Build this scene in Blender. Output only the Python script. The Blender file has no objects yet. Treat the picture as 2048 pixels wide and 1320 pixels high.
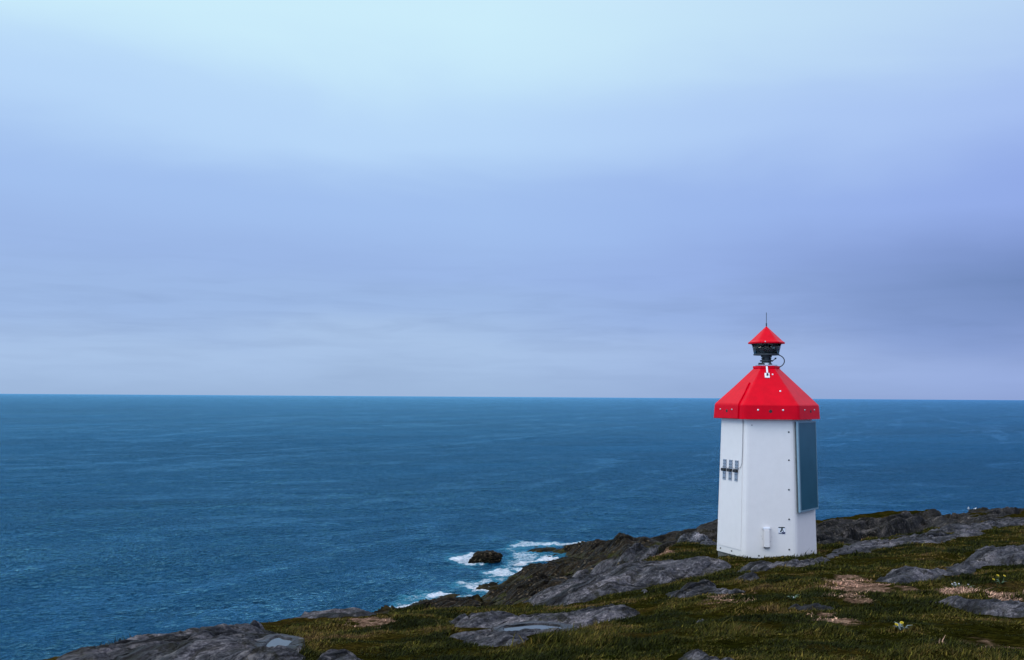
import bpy, bmesh, math, random
import numpy as np
from mathutils import Vector, Matrix
R = math.radians
scn = bpy.context.scene
col = scn.collection
random.seed(5)
RNG = np.random.default_rng(11)

# ------------------------------------------------------------------ camera
CAM_Z, FPX, WPX, HPX = 12.0, 1991.1, 2048.0, 1320.0
PITCH, ROLL, SHIFT = R(1.4), R(0.36), 0.0414
cam = bpy.data.cameras.new('camera')
cam.sensor_width = 36; cam.lens = 35; cam.shift_y = SHIFT
cam.clip_start = 0.1; cam.clip_end = 120000
cam_ob = bpy.data.objects.new('camera', cam); col.objects.link(cam_ob)
CM = Matrix.Rotation(math.pi/2 + PITCH, 3, 'X') @ Matrix.Rotation(ROLL, 3, 'Z')
cam_ob.matrix_world = Matrix.Translation((0, 0, CAM_Z)) @ CM.to_4x4()
scn.camera = cam_ob
CMN = np.array(CM)

# ------------------------------------------------------------------ world
w = bpy.data.worlds.new('World'); scn.world = w; w.use_nodes = True
SUN_EL, SUN_ROT = 36, 256        # sun up on the left, behind the camera
nt = w.node_tree; nt.nodes.clear()
N = nt.nodes.new; L = nt.links.new
out = N('ShaderNodeOutputWorld')
sky = N('ShaderNodeTexSky'); sky.sky_type = 'NISHITA'; sky.sun_disc = False
sky.sun_elevation = R(SUN_EL); sky.sun_rotation = R(SUN_ROT); sky.dust_density = 3; sky.air_density = 1.5
bg1 = N('ShaderNodeBackground'); bg1.inputs[1].default_value = 0.05; L(sky.outputs[0], bg1.inputs[0])
tc = N('ShaderNodeTexCoord'); sep = N('ShaderNodeSeparateXYZ'); L(tc.outputs['Generated'], sep.inputs[0])
def math_n(op, a, b=None, c=None, clamp=False, tree=None):
    T = tree or nt
    m = T.nodes.new('ShaderNodeMath'); m.operation = op; m.use_clamp = clamp
    for i, v in enumerate((a, b, c)):
        if v is None: continue
        if isinstance(v, (int, float)): m.inputs[i].default_value = v
        else: T.links.new(v, m.inputs[i])
    return m.outputs[0]
def rot_scale(T, vec, sc, rot=None):
    if rot:
        m0 = T.nodes.new('ShaderNodeMapping'); m0.inputs['Rotation'].default_value = rot; T.links.new(vec, m0.inputs[0]); vec = m0.outputs[0]
    m1 = T.nodes.new('ShaderNodeMapping'); m1.inputs['Scale'].default_value = sc; T.links.new(vec, m1.inputs[0]); return m1.outputs[0]
def noise_n(T, vec, scale, detail=4, rough=0.5, dist=0.0, mapping=None):
    if mapping:
        vec = rot_scale(T, vec, mapping[0], mapping[1] if len(mapping) > 1 else None)
    n = T.nodes.new('ShaderNodeTexNoise'); n.inputs['Scale'].default_value = scale
    n.inputs['Detail'].default_value = detail; n.inputs['Roughness'].default_value = rough
    n.inputs['Distortion'].default_value = dist
    T.links.new(vec, n.inputs['Vector']); return n.outputs[0]
def ramp_n(T, fac, stops, interp='LINEAR'):
    r = T.nodes.new('ShaderNodeValToRGB'); r.color_ramp.interpolation = interp
    e = r.color_ramp.elements
    while len(e) > 1: e.remove(e[-1])
    e[0].position = stops[0][0]; e[0].color = (*stops[0][1], 1)
    for p, c in stops[1:]:
        k = e.new(p); k.color = (*c, 1)
    if fac is not None: T.links.new(fac, r.inputs[0])
    return r.outputs[0]
def mix_n(T, fac, a, b, mode='MIX'):
    m = T.nodes.new('ShaderNodeMix'); m.data_type = 'RGBA'; m.blend_type = mode
    for sock, v in ((m.inputs[0], fac), (m.inputs[6], a), (m.inputs[7], b)):
        if isinstance(v, (int, float)): sock.default_value = v
        elif isinstance(v, tuple): sock.default_value = (*v, 1) if len(v) == 3 else v
        else: T.links.new(v, sock)
    return m.outputs[2]
def srgb(r, g, b):
    f = lambda c: (c/255/12.92) if c/255 <= .04045 else ((c/255+.055)/1.055)**2.4
    return (f(r), f(g), f(b))
n1 = noise_n(nt, tc.outputs['Generated'], 3.2, 4, .5, .3, ((1, 1, 3.4),))
n2 = noise_n(nt, tc.outputs['Generated'], 1.3, 2, .4, 0, ((1, 1, 2.2),))
n3 = noise_n(nt, tc.outputs['Generated'], 9.0, 4, .55, .4, ((1, 1, 9.0),))
z_ = math_n('ADD', sep.outputs[2], math_n('MULTIPLY', math_n('SUBTRACT', n1, .5), .08))
z_ = math_n('ADD', z_, math_n('MULTIPLY', math_n('SUBTRACT', n2, .5), .07))
ramp = ramp_n(nt, z_, [(0.0, srgb(160,186,222)), (0.045, srgb(170,197,234)), (0.095, srgb(158,187,232)),
        (0.14, srgb(157,186,235)), (0.2, srgb(163,194,242)), (0.27, srgb(185,217,252)), (0.36, srgb(206,240,255)),
        (0.5, (0.76, 0.93, 1.08)), (1.0, (1.0, .96, 1.04))], 'EASE')
# to the right the cloud is a little violet and darker, a soft dark band low on the right
az = math_n('MULTIPLY_ADD', sep.outputs[0], 2.1, 0.05, clamp=True)
ramp2 = mix_n(nt, az, ramp, (0.80, 0.775, 0.93), 'MULTIPLY')
band = math_n('MULTIPLY', math_n('SUBTRACT', n3, .44, clamp=True), 0.55)
lowm = math_n('SUBTRACT', 1.0, math_n('MULTIPLY', math_n('ABSOLUTE', math_n('SUBTRACT', sep.outputs[2], .07)), 11), clamp=True)
band = math_n('MULTIPLY', band, lowm)
ramp3 = mix_n(nt, math_n('MULTIPLY', band, 1.3), ramp2, (0.16, 0.24, 0.45))
spot = math_n('SUBTRACT', 1.0, math_n('MULTIPLY', math_n('ABSOLUTE', math_n('SUBTRACT', z_, .115)), 13), clamp=True)
spot = math_n('MULTIPLY', math_n('MULTIPLY', spot, math_n('MULTIPLY_ADD', sep.outputs[0], 3.2, -.62, clamp=True)), .75)
ramp3 = mix_n(nt, spot, ramp3, (0.105, 0.19, 0.40))
bg2 = N('ShaderNodeBackground'); L(ramp3, bg2.inputs[0])
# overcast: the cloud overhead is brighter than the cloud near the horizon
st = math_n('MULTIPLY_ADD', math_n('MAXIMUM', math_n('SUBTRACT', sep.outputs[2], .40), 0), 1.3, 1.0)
st = math_n('ADD', st, math_n('MULTIPLY', math_n('MAXIMUM', math_n('MULTIPLY', sep.outputs[1], -1.0), 0), 1.1))  # brightness added to the unseen sky behind the camera, to light the tower walls
st = math_n('ADD', st, math_n('MULTIPLY', math_n('MAXIMUM', math_n('SUBTRACT', math_n('MULTIPLY', sep.outputs[0], -1.0), .45), 0), 1.2))  # more added left of the view, to lift the tower's left wall
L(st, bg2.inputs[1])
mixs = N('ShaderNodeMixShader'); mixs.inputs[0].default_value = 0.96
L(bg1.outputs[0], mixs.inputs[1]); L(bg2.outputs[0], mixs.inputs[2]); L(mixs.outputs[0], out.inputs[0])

sun = bpy.data.lights.new('sun', 'SUN'); sun.energy = .7; sun.angle = R(16); sun.color = (1.0, .97, .93)
sun_ob = bpy.data.objects.new('sun', sun); col.objects.link(sun_ob)
sd_ = Vector((math.sin(R(SUN_ROT))*math.cos(R(SUN_EL)), math.cos(R(SUN_ROT))*math.cos(R(SUN_EL)), math.sin(R(SUN_EL))))
sun_ob.rotation_euler = sd_.to_track_quat('Z', 'Y').to_euler()
scn.view_settings.view_transform = 'Standard'; scn.view_settings.look = 'None'
scn.view_settings.exposure = 0; scn.view_settings.gamma = 1
scn.render.resolution_x = 1024; scn.render.resolution_y = 660

# ------------------------------------------------------------------ helpers
def tag(o, label=None, cat=None, group=None, kind=None):
    if label: o['label'] = label
    if cat: o['category'] = cat
    if group: o['group'] = group
    if kind: o['kind'] = kind
    return o
def link(name, me, m=None, parent=None):
    o = bpy.data.objects.new(name, me); col.objects.link(o)
    if m: me.materials.append(m)
    if parent: o.parent = parent
    return o
def np_mesh(name, co, faces, smooth=True):
    me = bpy.data.meshes.new(name)
    co = np.asarray(co, np.float32); faces = np.asarray(faces, np.int32)
    k = faces.shape[1]
    me.vertices.add(len(co)); me.vertices.foreach_set('co', co.ravel())
    me.loops.add(faces.size); me.loops.foreach_set('vertex_index', faces.ravel())
    me.polygons.add(len(faces))
    me.polygons.foreach_set('loop_start', np.arange(0, faces.size, k, dtype=np.int32))
    me.polygons.foreach_set('loop_total', np.full(len(faces), k, np.int32))
    me.polygons.foreach_set('use_smooth', np.full(len(faces), smooth, bool))
    me.update(calc_edges=True); me.validate()
    return me
def attr(me, name, vals):
    a = me.attributes.new(name, 'FLOAT', 'POINT'); a.data.foreach_set('value', np.asarray(vals, np.float32).ravel())
def grid_faces(nr, nc, keep=None):
    i = np.arange(nr*nc).reshape(nr, nc)
    f = np.stack([i[:-1, :-1], i[:-1, 1:], i[1:, 1:], i[1:, :-1]], -1).reshape(-1, 4)
    if keep is not None:
        f = f[keep.ravel()[f].all(1)]
    return f
def compact(co, f):
    u, inv = np.unique(f, return_inverse=True)
    return co[u], inv.reshape(f.shape), u

_perm = np.random.default_rng(3).permutation(512)
_perm = np.concatenate([_perm, _perm])
_ga = np.random.default_rng(4).uniform(0, 2*np.pi, 512)
_gx, _gy = np.cos(_ga), np.sin(_ga)
def perlin(x, y):
    xi = np.floor(x).astype(np.int64); yi = np.floor(y).astype(np.int64)
    xf = x-xi; yf = y-yi
    u = xf*xf*xf*(xf*(xf*6-15)+10); v = yf*yf*yf*(yf*(yf*6-15)+10)
    def g(ix, iy, dx, dy):
        h = _perm[(_perm[ix & 511] + iy) & 511]
        return _gx[h]*dx + _gy[h]*dy
    a = g(xi, yi, xf, yf); b = g(xi+1, yi, xf-1, yf)
    c = g(xi, yi+1, xf, yf-1); d = g(xi+1, yi+1, xf-1, yf-1)
    return ((a+(b-a)*u) + ((c+(d-c)*u)-(a+(b-a)*u))*v)*1.5
def fbm(x, y, o=4, g=.5):
    s = 0; a = 1.0
    for k in range(o):
        s = s + a*perlin(x*2**k+17.3*k, y*2**k-9.1*k); a *= g
    return s
sstep = lambda a, b, x: (lambda t: t*t*(3-2*t))(np.clip((x-a)/(b-a), 0, 1))

# pixel (of the 2048 x 1320 photograph) -> direction with unit depth along +Y
def ray(u, v):
    u = np.asarray(u, float); v = np.asarray(v, float)
    x = (u-WPX/2)/FPX; y = -(v-HPX/2)/FPX + SHIFT*WPX/FPX
    d = np.stack([x, y, -np.ones_like(x)], -1) @ CMN.T
    return d/d[..., 1:2]
def at(u, v, D):
    d = ray(u, v); p = d*np.asarray(D, float)[..., None]; p[..., 2] += CAM_Z; return p
def sea_at(u, v):
    d = ray(u, v); return d[..., :2]*(CAM_Z/-d[..., 2:3])

def tps(P):
    P = np.array(P, float); X = P[:, :2]; z = P[:, 2]
    def K(r2): return np.where(r2 > 0, r2*np.log(np.maximum(r2, 1e-12)), 0)
    n = len(X); s = 10.0
    A = K(((X[:, None]-X[None])/s)**2 @ np.ones(2)) + np.eye(n)*0.01
    Q = np.hstack([np.ones((n, 1)), X/s])
    M = np.block([[A, Q], [Q.T, np.zeros((3, 3))]])
    c = np.linalg.solve(M, np.concatenate([z, np.zeros(3)]))
    def f(x, y):
        r = c[n]+c[n+1]*x/s+c[n+2]*y/s
        for k in range(n):
            r = r + c[k]*K(((x-X[k, 0])/s)**2+((y-X[k, 1])/s)**2)
        return r
    return f
def seg_dist(x, y, P, closed=False):
    P = np.asarray(P, float); best = np.full(np.shape(x), 1e18)
    n = len(P)
    for i in range(n if closed else n-1):
        a = P[i]; b = P[(i+1) % n]; e = b-a; l2 = max(e @ e, 1e-12)
        t = np.clip(((x-a[0])*e[0]+(y-a[1])*e[1])/l2, 0, 1)
        best = np.minimum(best, (x-a[0]-t*e[0])**2+(y-a[1]-t*e[1])**2)
    return np.sqrt(best)
def inside(x, y, P):
    P = np.asarray(P, float); c = np.zeros(np.shape(x), bool); n = len(P)
    for i in range(n):
        x1, y1 = P[i]; x2, y2 = P[(i+1) % n]
        if y1 == y2: continue
        k = ((y1 > y) != (y2 > y)) & (x < (x2-x1)*(y-y1)/(y2-y1)+x1)
        c ^= k
    return c
def sdist(x, y, P):
    d = seg_dist(x, y, P, True); return np.where(inside(x, y, P), d, -d)

def cells(u, v, k=14.0, seed=0):
    """fractured blocks: blended cell heights (with a tilt per block) and the distance to the crack between blocks"""
    ui = np.floor(u).astype(np.int64); vi = np.floor(v).astype(np.int64)
    W = 0; H = 0; f1 = np.full(np.shape(u), 9.0); f2 = f1.copy()
    for di in (-1, 0, 1):
        for dj in (-1, 0, 1):
            h = _perm[(_perm[(ui+di+seed) & 511]+vi+dj) & 511]
            px = ui+di+.15+.7*((h*37) % 101)/101.0; py = vi+dj+.15+.7*((h*53) % 97)/97.0
            dx = u-px; dy = v-py; d = np.sqrt(dx*dx+dy*dy)
            val = ((h*71) % 89)/89.0-.5 + dx*(((h*29) % 83)/83.0-.5)*.5 + dy*(((h*17) % 79)/79.0-.65)*.9
            w_ = np.exp(-k*d); W = W+w_; H = H+w_*val
            f2 = np.minimum(np.maximum(f1, d), f2); f1 = np.minimum(f1, d)
    return H/W, f2-f1
def blocks(a, c, la, lc, seed=0, warp=.35):
    wu = fbm(a/la*.8+seed, c/lc*.8, 3)*warp; wv_ = fbm(a/la*.8+9, c/lc*.8+seed, 3)*warp
    h, e = cells(a/la+wu, c/lc+wv_, 16.0, seed)
    return h, e
def chaikin(P, n=1):
    P = [tuple(p) for p in P]
    for _ in range(n):
        Q = []
        for i in range(len(P)):
            a, b = P[i], P[(i+1) % len(P)]
            Q += [tuple(.75*x+.25*y for x, y in zip(a, b)), tuple(.25*x+.75*y for x, y in zip(a, b))]
        P = Q
    return P
# ------------------------------------------------------------------ terrain shape
def pts(L_):
    a = np.array(L_, float); return at(a[:, 0], a[:, 1], a[:, 2])
S1P = pts([(100,1320,7.4),(240,1287,9.2),(400,1275,9.8),(430,1268,10.2),(500,1250,11.2),(640,1229,12.5),(760,1229,13),(600,1270,9.8),(600,1320,7.3),
  (780,1226,14.8),(850,1224,15),(1000,1225,15),(1050,1202,17.8),(950,1320,6.9),(900,1270,9.3),(900,1240,11.5),
  (1150,1235,11.6),(1240,1207,14),(1180,1215,13.8),(1290,1240,9.6),(1200,1320,6.4),(1400,1320,6.1),(1700,1320,6.0),(2040,1320,6.0),
  (1400,1250,8),(1700,1250,7.9),(2040,1250,7.9),(1400,1204,10.2),(1700,1204,10),(2040,1204,10),(1400,1160,14),(1500,1150,15),(1700,1152,13.8),(2040,1152,13.8),
  (1532,1117,21.5),(1532,1108,23),(1434,1106,22.5),(1434,1116,20.5),(1640,1106,22.5),(1640,1116,20),(1150,1168,19.5),(1250,1143,22),(1340,1122,24),
  (1340,1100,30),(1400,1078,42),(1434,1066,52),(1434,1053,72),(1660,1075,38),(1640,1052,62),(1700,1041,77),(1800,1023,82),(1900,1020,82),(2040,1018,83),
  (1800,1050,52),(1900,1090,27),(2040,1080,29),(1800,1100,24.5),(2040,1050,48),(1800,1128,17),(2040,1115,18.5),(2040,1035,64)]).tolist()
S1P += [(-4, 0, 10.3), (4, 0, 10.6), (14, 4, 10.7), (30, 12, 9.8), (45, 30, 7.6), (60, 60, 5.0), (70, 84, 3.4), (0, -8, 11), (14, -8, 11.4), (-7, 4, 10)]
BL1 = pts([(60,1335,7.6),(240,1286,9.35),(430,1268,10.4),(500,1249,11.5),(640,1227,12.9),(760,1227,13.5),(775,1222,15.2),(850,1216,16.6),(1000,1214,17.2),
   (1045,1202,18.2),(1150,1152,21),(1250,1128,24),(1320,1110,30),(1360,1086,42),(1400,1064,60),(1434,1053,76),(1640,1044,80),(1780,1024,85),(2048,1018,87)])[:, :2]
BL1 = np.vstack([[(-30, -20), (-12, -2)], BL1, [(75, 88), (120, 80)]])
LAND1 = np.vstack([BL1, [(120, -40), (-30, -40)]])
S2P = pts([(820,1212,57),(900,1207,56),(1000,1190,57),(1050,1180,56),(1100,1150,58),(1060,1130,68),(1150,1128,56),(1200,1112,50),(1280,1094,58),
   (1230,1078,80),(1190,1080,82),(1320,1070,82),(1434,1054,78),(1150,1103,76),(1100,1100,78),(1250,1120,40),(1340,1075,62),(1180,1160,40),(1050,1200,45),(900,1222,48)]).tolist()
S2P += [(-8, 40, .6), (0, 30, 2.5), (-10, 22, 1.0), (60, 84, 2.6), (30, 84, 2.2)]
WL = sea_at(*np.array([(700,1245),(770,1222),(815,1216),(850,1201),(885,1193),(935,1196),(968,1200),(1015,1190),(960,1183),(955,1178),(1000,1173),(1005,1160),(1040,1157),(1050,1150),(1018,1141),(1022,1134),(1060,1126),(1100,1120),(1090,1113),(1072,1106),
   (1028,1105),(1030,1101),(1065,1097),(1090,1096),(1130,1091),(1165,1086),(1200,1083),(1300,1080),(1434,1078)], float).T)
LAND2 = np.vstack([[(-14, 12), (-16, 30)], WL, [(30, 92), (60, 94), (80, 94), (80, 0), (-5, 0)]])
f1, f2 = tps(S1P), tps(S2P)
STR = R(50)                                   # strike of the rock layers
def strike(x, y):
    return x*math.cos(STR)+y*math.sin(STR), -x*math.sin(STR)+y*math.cos(STR)
def saw(c, n, per, sharp=.16):
    """slabs dipping away with a short steep face towards the viewer"""
    t = (c/per + n); t = t-np.floor(t)
    return np.where(t < sharp, t/sharp, 1-(t-sharp)/(1-sharp))
ROCKZONE = [ # where bare rock is the ground itself (pixels)
  [(1150,1066),(1434,1048),(1640,1036),(1780,1018),(2060,1010),(2060,1036),(1960,1042),(1880,1056),(1800,1076),(1700,1086),(1640,1094),(1434,1084),(1350,1084),(1300,1092),(1250,1112),(1200,1136)]]
def smooth_base(x, y):
    s1 = f1(x, y); s2 = f2(x, y)
    d1 = sdist(x, y, LAND1); d2 = sdist(x, y, LAND2)
    s1 = s1 - np.maximum(-d1+.1, 0)*1.7
    s2 = s2-np.maximum(x-12, 0)*.15
    s2 = np.minimum(np.clip(s2, .25, 6), .25+1.1*np.maximum(d2, 0)) - np.maximum(-d2, 0)*1.2
    s2 = np.where(d2 > 0, s2, np.minimum(s2, .1))
    k = .25; h = np.clip(.5+.5*(s1-s2)/k, 0, 1)
    z = s2+(s1-s2)*h+k*h*(1-h)
    return np.maximum(z, -3.0), d1, d2, s1, s2
def march(u, v, hf, D0=4.0, D1=110.0, n=420):
    d = ray(u, v); Ds = D0*(D1/D0)**(np.arange(n)/(n-1))
    out = np.full(np.shape(u), np.nan)
    X = d[..., None, 0]*Ds; Y = d[..., None, 1]*Ds; Z = CAM_Z+d[..., None, 2]*Ds
    H = hf(X, Y); below = Z < H
    i = np.argmax(below, -1); i = np.where(below.any(-1), i, n-1); i = np.maximum(i, 1)
    g = np.take_along_axis(Z-H, i[..., None], -1)[..., 0]; g0 = np.take_along_axis(Z-H, i[..., None]-1, -1)[..., 0]
    t = np.clip(g0/np.where(g0 == g, 1, g0-g), 0, 1)
    return Ds[i-1]+(Ds[i]-Ds[i-1])*t
def poly_world(P, ups=1):
    a = np.array(P, float); D = march(a[:, 0], a[:, 1], lambda x, y: smooth_base(x, y)[0])
    return at(a[:, 0], a[:, 1], D)[:, :2], D
RZ = [poly_world(p)[0] for p in ROCKZONE]
def height(x, y, full=False):
    z, d1, d2, s1, s2 = smooth_base(x, y)
    D = np.hypot(x, y)
    rz = np.zeros_like(z)
    for P in RZ: rz = np.maximum(rz, sstep(-1.2, .6, sdist(x, y, P)+fbm(x*.35, y*.35, 3)*1.6))
    a_, c_ = strike(x, y)
    rz = rz*(1-.8*sstep(.2, .45, fbm(a_*.045+5, c_*.26, 3)))
    low = sstep(.3, -.6, s1-s2)                       # the shore bench below the turf
    drop = sstep(.4, -.4, d1)
    rock = np.clip(np.maximum(np.maximum(rz, low), drop), 0, 1)
    a, c = strike(x, y)
    wob = fbm(a*.10, c*.25, 3)*.9
    big = saw(c, wob, 2.6)*.55 + saw(c*1.0, wob*1.7+.4, 1.1)*.2
    lump = np.abs(fbm(a*.09+3, c*.42, 4))*.6
    far = sstep(20, 45, D)
    fine = fbm(a*.22, c*1.1, 5, .58)
    b1, e1 = blocks(a, c, 8.0, 1.9, 3, .25); b2, e2 = blocks(a, c, 2.4, .7, 8)
    zr = (big-.72)*far*.6 + (lump-.5)*.25*far + fine*.08*(.3+.7*far) + (b1*.60+b2*.14)*far + (b2*.06)*(1-far)
    zr = zr - (np.exp(-(e1/.05)**2)*.22+np.exp(-(e2/.07)**2)*.04)*far
    zr = zr + sstep(55, 75, D)*(sstep(0, 30, x)*-.12+sstep(30, 42, x)*.1)
    shore = sstep(-3, .5, d2)
    zg = fbm(x*.55, y*.55, 3)*.06*sstep(5, 12, D) + fbm(x*2.3, y*2.3, 3)*.028 + (saw(c, wob, 3.1)-.5)*.10*sstep(8, 25, D)
    amp = np.where(z < 0.6, sstep(-.6, .6, z)*.65+.1, 1.0)
    t = ((x-5.69)**2+(y-22.3)**2)**.5
    flat = sstep(1.1, 2.0, t)
    zz = z + (zg*(1-rock) + zr*rock*amp)*flat - .10*(1-flat)
    if full: return zz, rock, d1, d2
    return zz

# ------------------------------------------------------------------ materials
def mat(name):
    m = bpy.data.materials.new(name); m.use_nodes = True
    T = m.node_tree; b = T.nodes['Principled BSDF']
    return m, T, b
def simple(name, c, rough=.4, metal=0.0, noise=.06, nscale=8, coat=0.0, bump=0.0, spec=.5):
    m, T, b = mat(name)
    g = T.nodes.new('ShaderNodeTexCoord')
    n = noise_n(T, g.outputs['Object'], nscale, 5, .6)
    lo = tuple(x*(1-noise) for x in c); hi = tuple(min(1, x*(1+noise)) for x in c)
    T.links.new(ramp_n(T, n, [(.3, lo), (.7, hi)]), b.inputs['Base Color'])
    b.inputs['Roughness'].default_value = rough; b.inputs['Metallic'].default_value = metal
    b.inputs['Coat Weight'].default_value = coat; b.inputs['Specular IOR Level'].default_value = spec
    if bump:
        bp = T.nodes.new('ShaderNodeBump'); bp.inputs['Strength'].default_value = bump; bp.inputs['Distance'].default_value = .01
        T.links.new(n, bp.inputs['Height']); T.links.new(bp.outputs[0], b.inputs['Normal'])
    return m
def attr_n(T, name):
    a = T.nodes.new('ShaderNodeAttribute'); a.attribute_name = name; return a.outputs['Fac']
ROT = (0, 0, -STR)
def rock_colour(T, vec, dark=1.0):
    """grey banded gneiss with lichen; darker = 1 for the dry upland rock"""
    s = noise_n(T, vec, 1.4, 7, .62, .5, ((.35, 1.5, 1.0), ROT))
    f = noise_n(T, vec, 16, 8, .72, .3, ((.6, 1.5, 1.5), ROT))
    c = ramp_n(T, s, [(.37, (.006*dark, .007*dark, .008*dark)), (.45, (.026*dark, .028*dark, .032*dark)), (.53, (.059*dark, .061*dark, .067*dark)), (.64, (.13*dark, .125*dark, .132*dark))])
    c = mix_n(T, .75, c, ramp_n(T, f, [(.40, (.2, .2, .22)), (.5, (.85, .85, .9)), (.60, (2.0, 1.95, 1.9))]), 'MULTIPLY')
    f2 = noise_n(T, vec, 38, 6, .82, .2, ((.7, 1.4, 1.4), ROT))
    c = mix_n(T, .85, c, ramp_n(T, f2, [(.38, (.28, .28, .3)), (.5, (.8, .8, .8)), (.62, (1.75, 1.7, 1.65))]), 'MULTIPLY')
    wv = rot_scale(T, vec, (.35, 1.5, 1.2), ROT)
    wn_ = T.nodes.new('ShaderNodeTexNoise'); wn_.inputs['Scale'].default_value = 1.2; wn_.inputs['Detail'].default_value = 5; T.links.new(wv, wn_.inputs['Vector'])
    wm = T.nodes.new('ShaderNodeVectorMath'); wm.operation = 'MULTIPLY_ADD'; wm.inputs[1].default_value = (.9, .9, .9); T.links.new(wn_.outputs['Color'], wm.inputs[0]); T.links.new(wv, wm.inputs[2])
    vo = T.nodes.new('ShaderNodeTexVoronoi'); vo.feature = 'DISTANCE_TO_EDGE'; vo.inputs['Scale'].default_value = 1.1; T.links.new(wm.outputs[0], vo.inputs['Vector'])
    ck = ramp_n(T, vo.outputs['Distance'], [(0, (0, 0, 0)), (.035, (1, 1, 1))])
    c = mix_n(T, ck, mix_n(T, .8, c, (.012, .012, .010)), c)
    li = noise_n(T, vec, 5, 8, .75, .2)
    c = mix_n(T, ramp_n(T, li, [(.56, (0, 0, 0)), (.64, (.6, .6, .6))]), c, (.17, .16, .155))
    li2 = noise_n(T, vec, 2.7, 8, .75, .6)
    c = mix_n(T, ramp_n(T, li2, [(.53, (0, 0, 0)), (.6, (.8, .8, .8))]), c, (.010, .010, .006))
    bp = T.nodes.new('ShaderNodeBump'); bp.inputs['Strength'].default_value = .9; bp.inputs['Distance'].default_value = .05
    hh = T.nodes.new('ShaderNodeMath'); hh.operation = 'MULTIPLY_ADD'; hh.inputs[1].default_value = .35
    fs = T.nodes.new('ShaderNodeMath'); fs.operation = 'MULTIPLY_ADD'; fs.inputs[1].default_value = .35; T.links.new(f2, fs.inputs[0]); T.links.new(f, fs.inputs[2])
    T.links.new(fs.outputs[0], hh.inputs[0]); T.links.new(s, hh.inputs[2]); h2_ = T.nodes.new('ShaderNodeMath'); h2_.operation = 'MULTIPLY_ADD'; h2_.inputs[1].default_value = .5; T.links.new(ck, h2_.inputs[0]); T.links.new(hh.outputs[0], h2_.inputs[2]); T.links.new(h2_.outputs[0], bp.inputs['Height'])
    return c, bp.outputs[0], f
def rock_material(name, dark=1.0, rough=.72, spec=.06, tint=(1, 1, 1)):
    m, T, b = mat(name)
    g = T.nodes.new('ShaderNodeNewGeometry')
    c, nrm, f = rock_colour(T, g.outputs['Position'], dark)
    c = mix_n(T, 1.0, c, tint, 'MULTIPLY')
    moss = attr_n(T, 'moss')
    mn = noise_n(T, g.outputs['Position'], 9, 8, .78)
    mf = math_n('MULTIPLY', math_n('SUBTRACT', math_n('ADD', moss, mn), .95, tree=T), 6, clamp=True, tree=T) if False else None
    s = T.nodes.new('ShaderNodeMath'); s.operation = 'ADD'; T.links.new(moss, s.inputs[0]); T.links.new(mn, s.inputs[1])
    fac = ramp_n(T, s.outputs[0], [(.85, (0, 0, 0)), (1.0, (1, 1, 1))])
    c = mix_n(T, fac, c, ramp_n(T, mn, [(.4, (.004, .005, .001)), (.5, (.016, .018, .003)), (.62, (.045, .042, .010))]))
    dp = attr_n(T, 'damp'); c = mix_n(T, dp, c, mix_n(T, 1.0, c, (.40, .41, .44), 'MULTIPLY'))
    T.links.new(c, b.inputs['Base Color']); T.links.new(nrm, b.inputs['Normal'])
    T.links.new(mix_n(T, dp, ramp_n(T, f, [(.35, (rough-.2,)*3), (.65, (rough+.15,)*3)]), (.36, .36, .36)), b.inputs['Roughness'])
    sq = T.nodes.new('ShaderNodeMath'); sq.operation = 'MULTIPLY_ADD'; sq.inputs[1].default_value = .10; sq.inputs[2].default_value = spec; T.links.new(dp, sq.inputs[0]); T.links.new(sq.outputs[0], b.inputs['Specular IOR Level'])
    return m
ROCK = rock_material('grey_gneiss', .92)
WETROCK = rock_material('wet_dark_rock', .13, .6, .03, (1.25, 1.0, .6))
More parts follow.
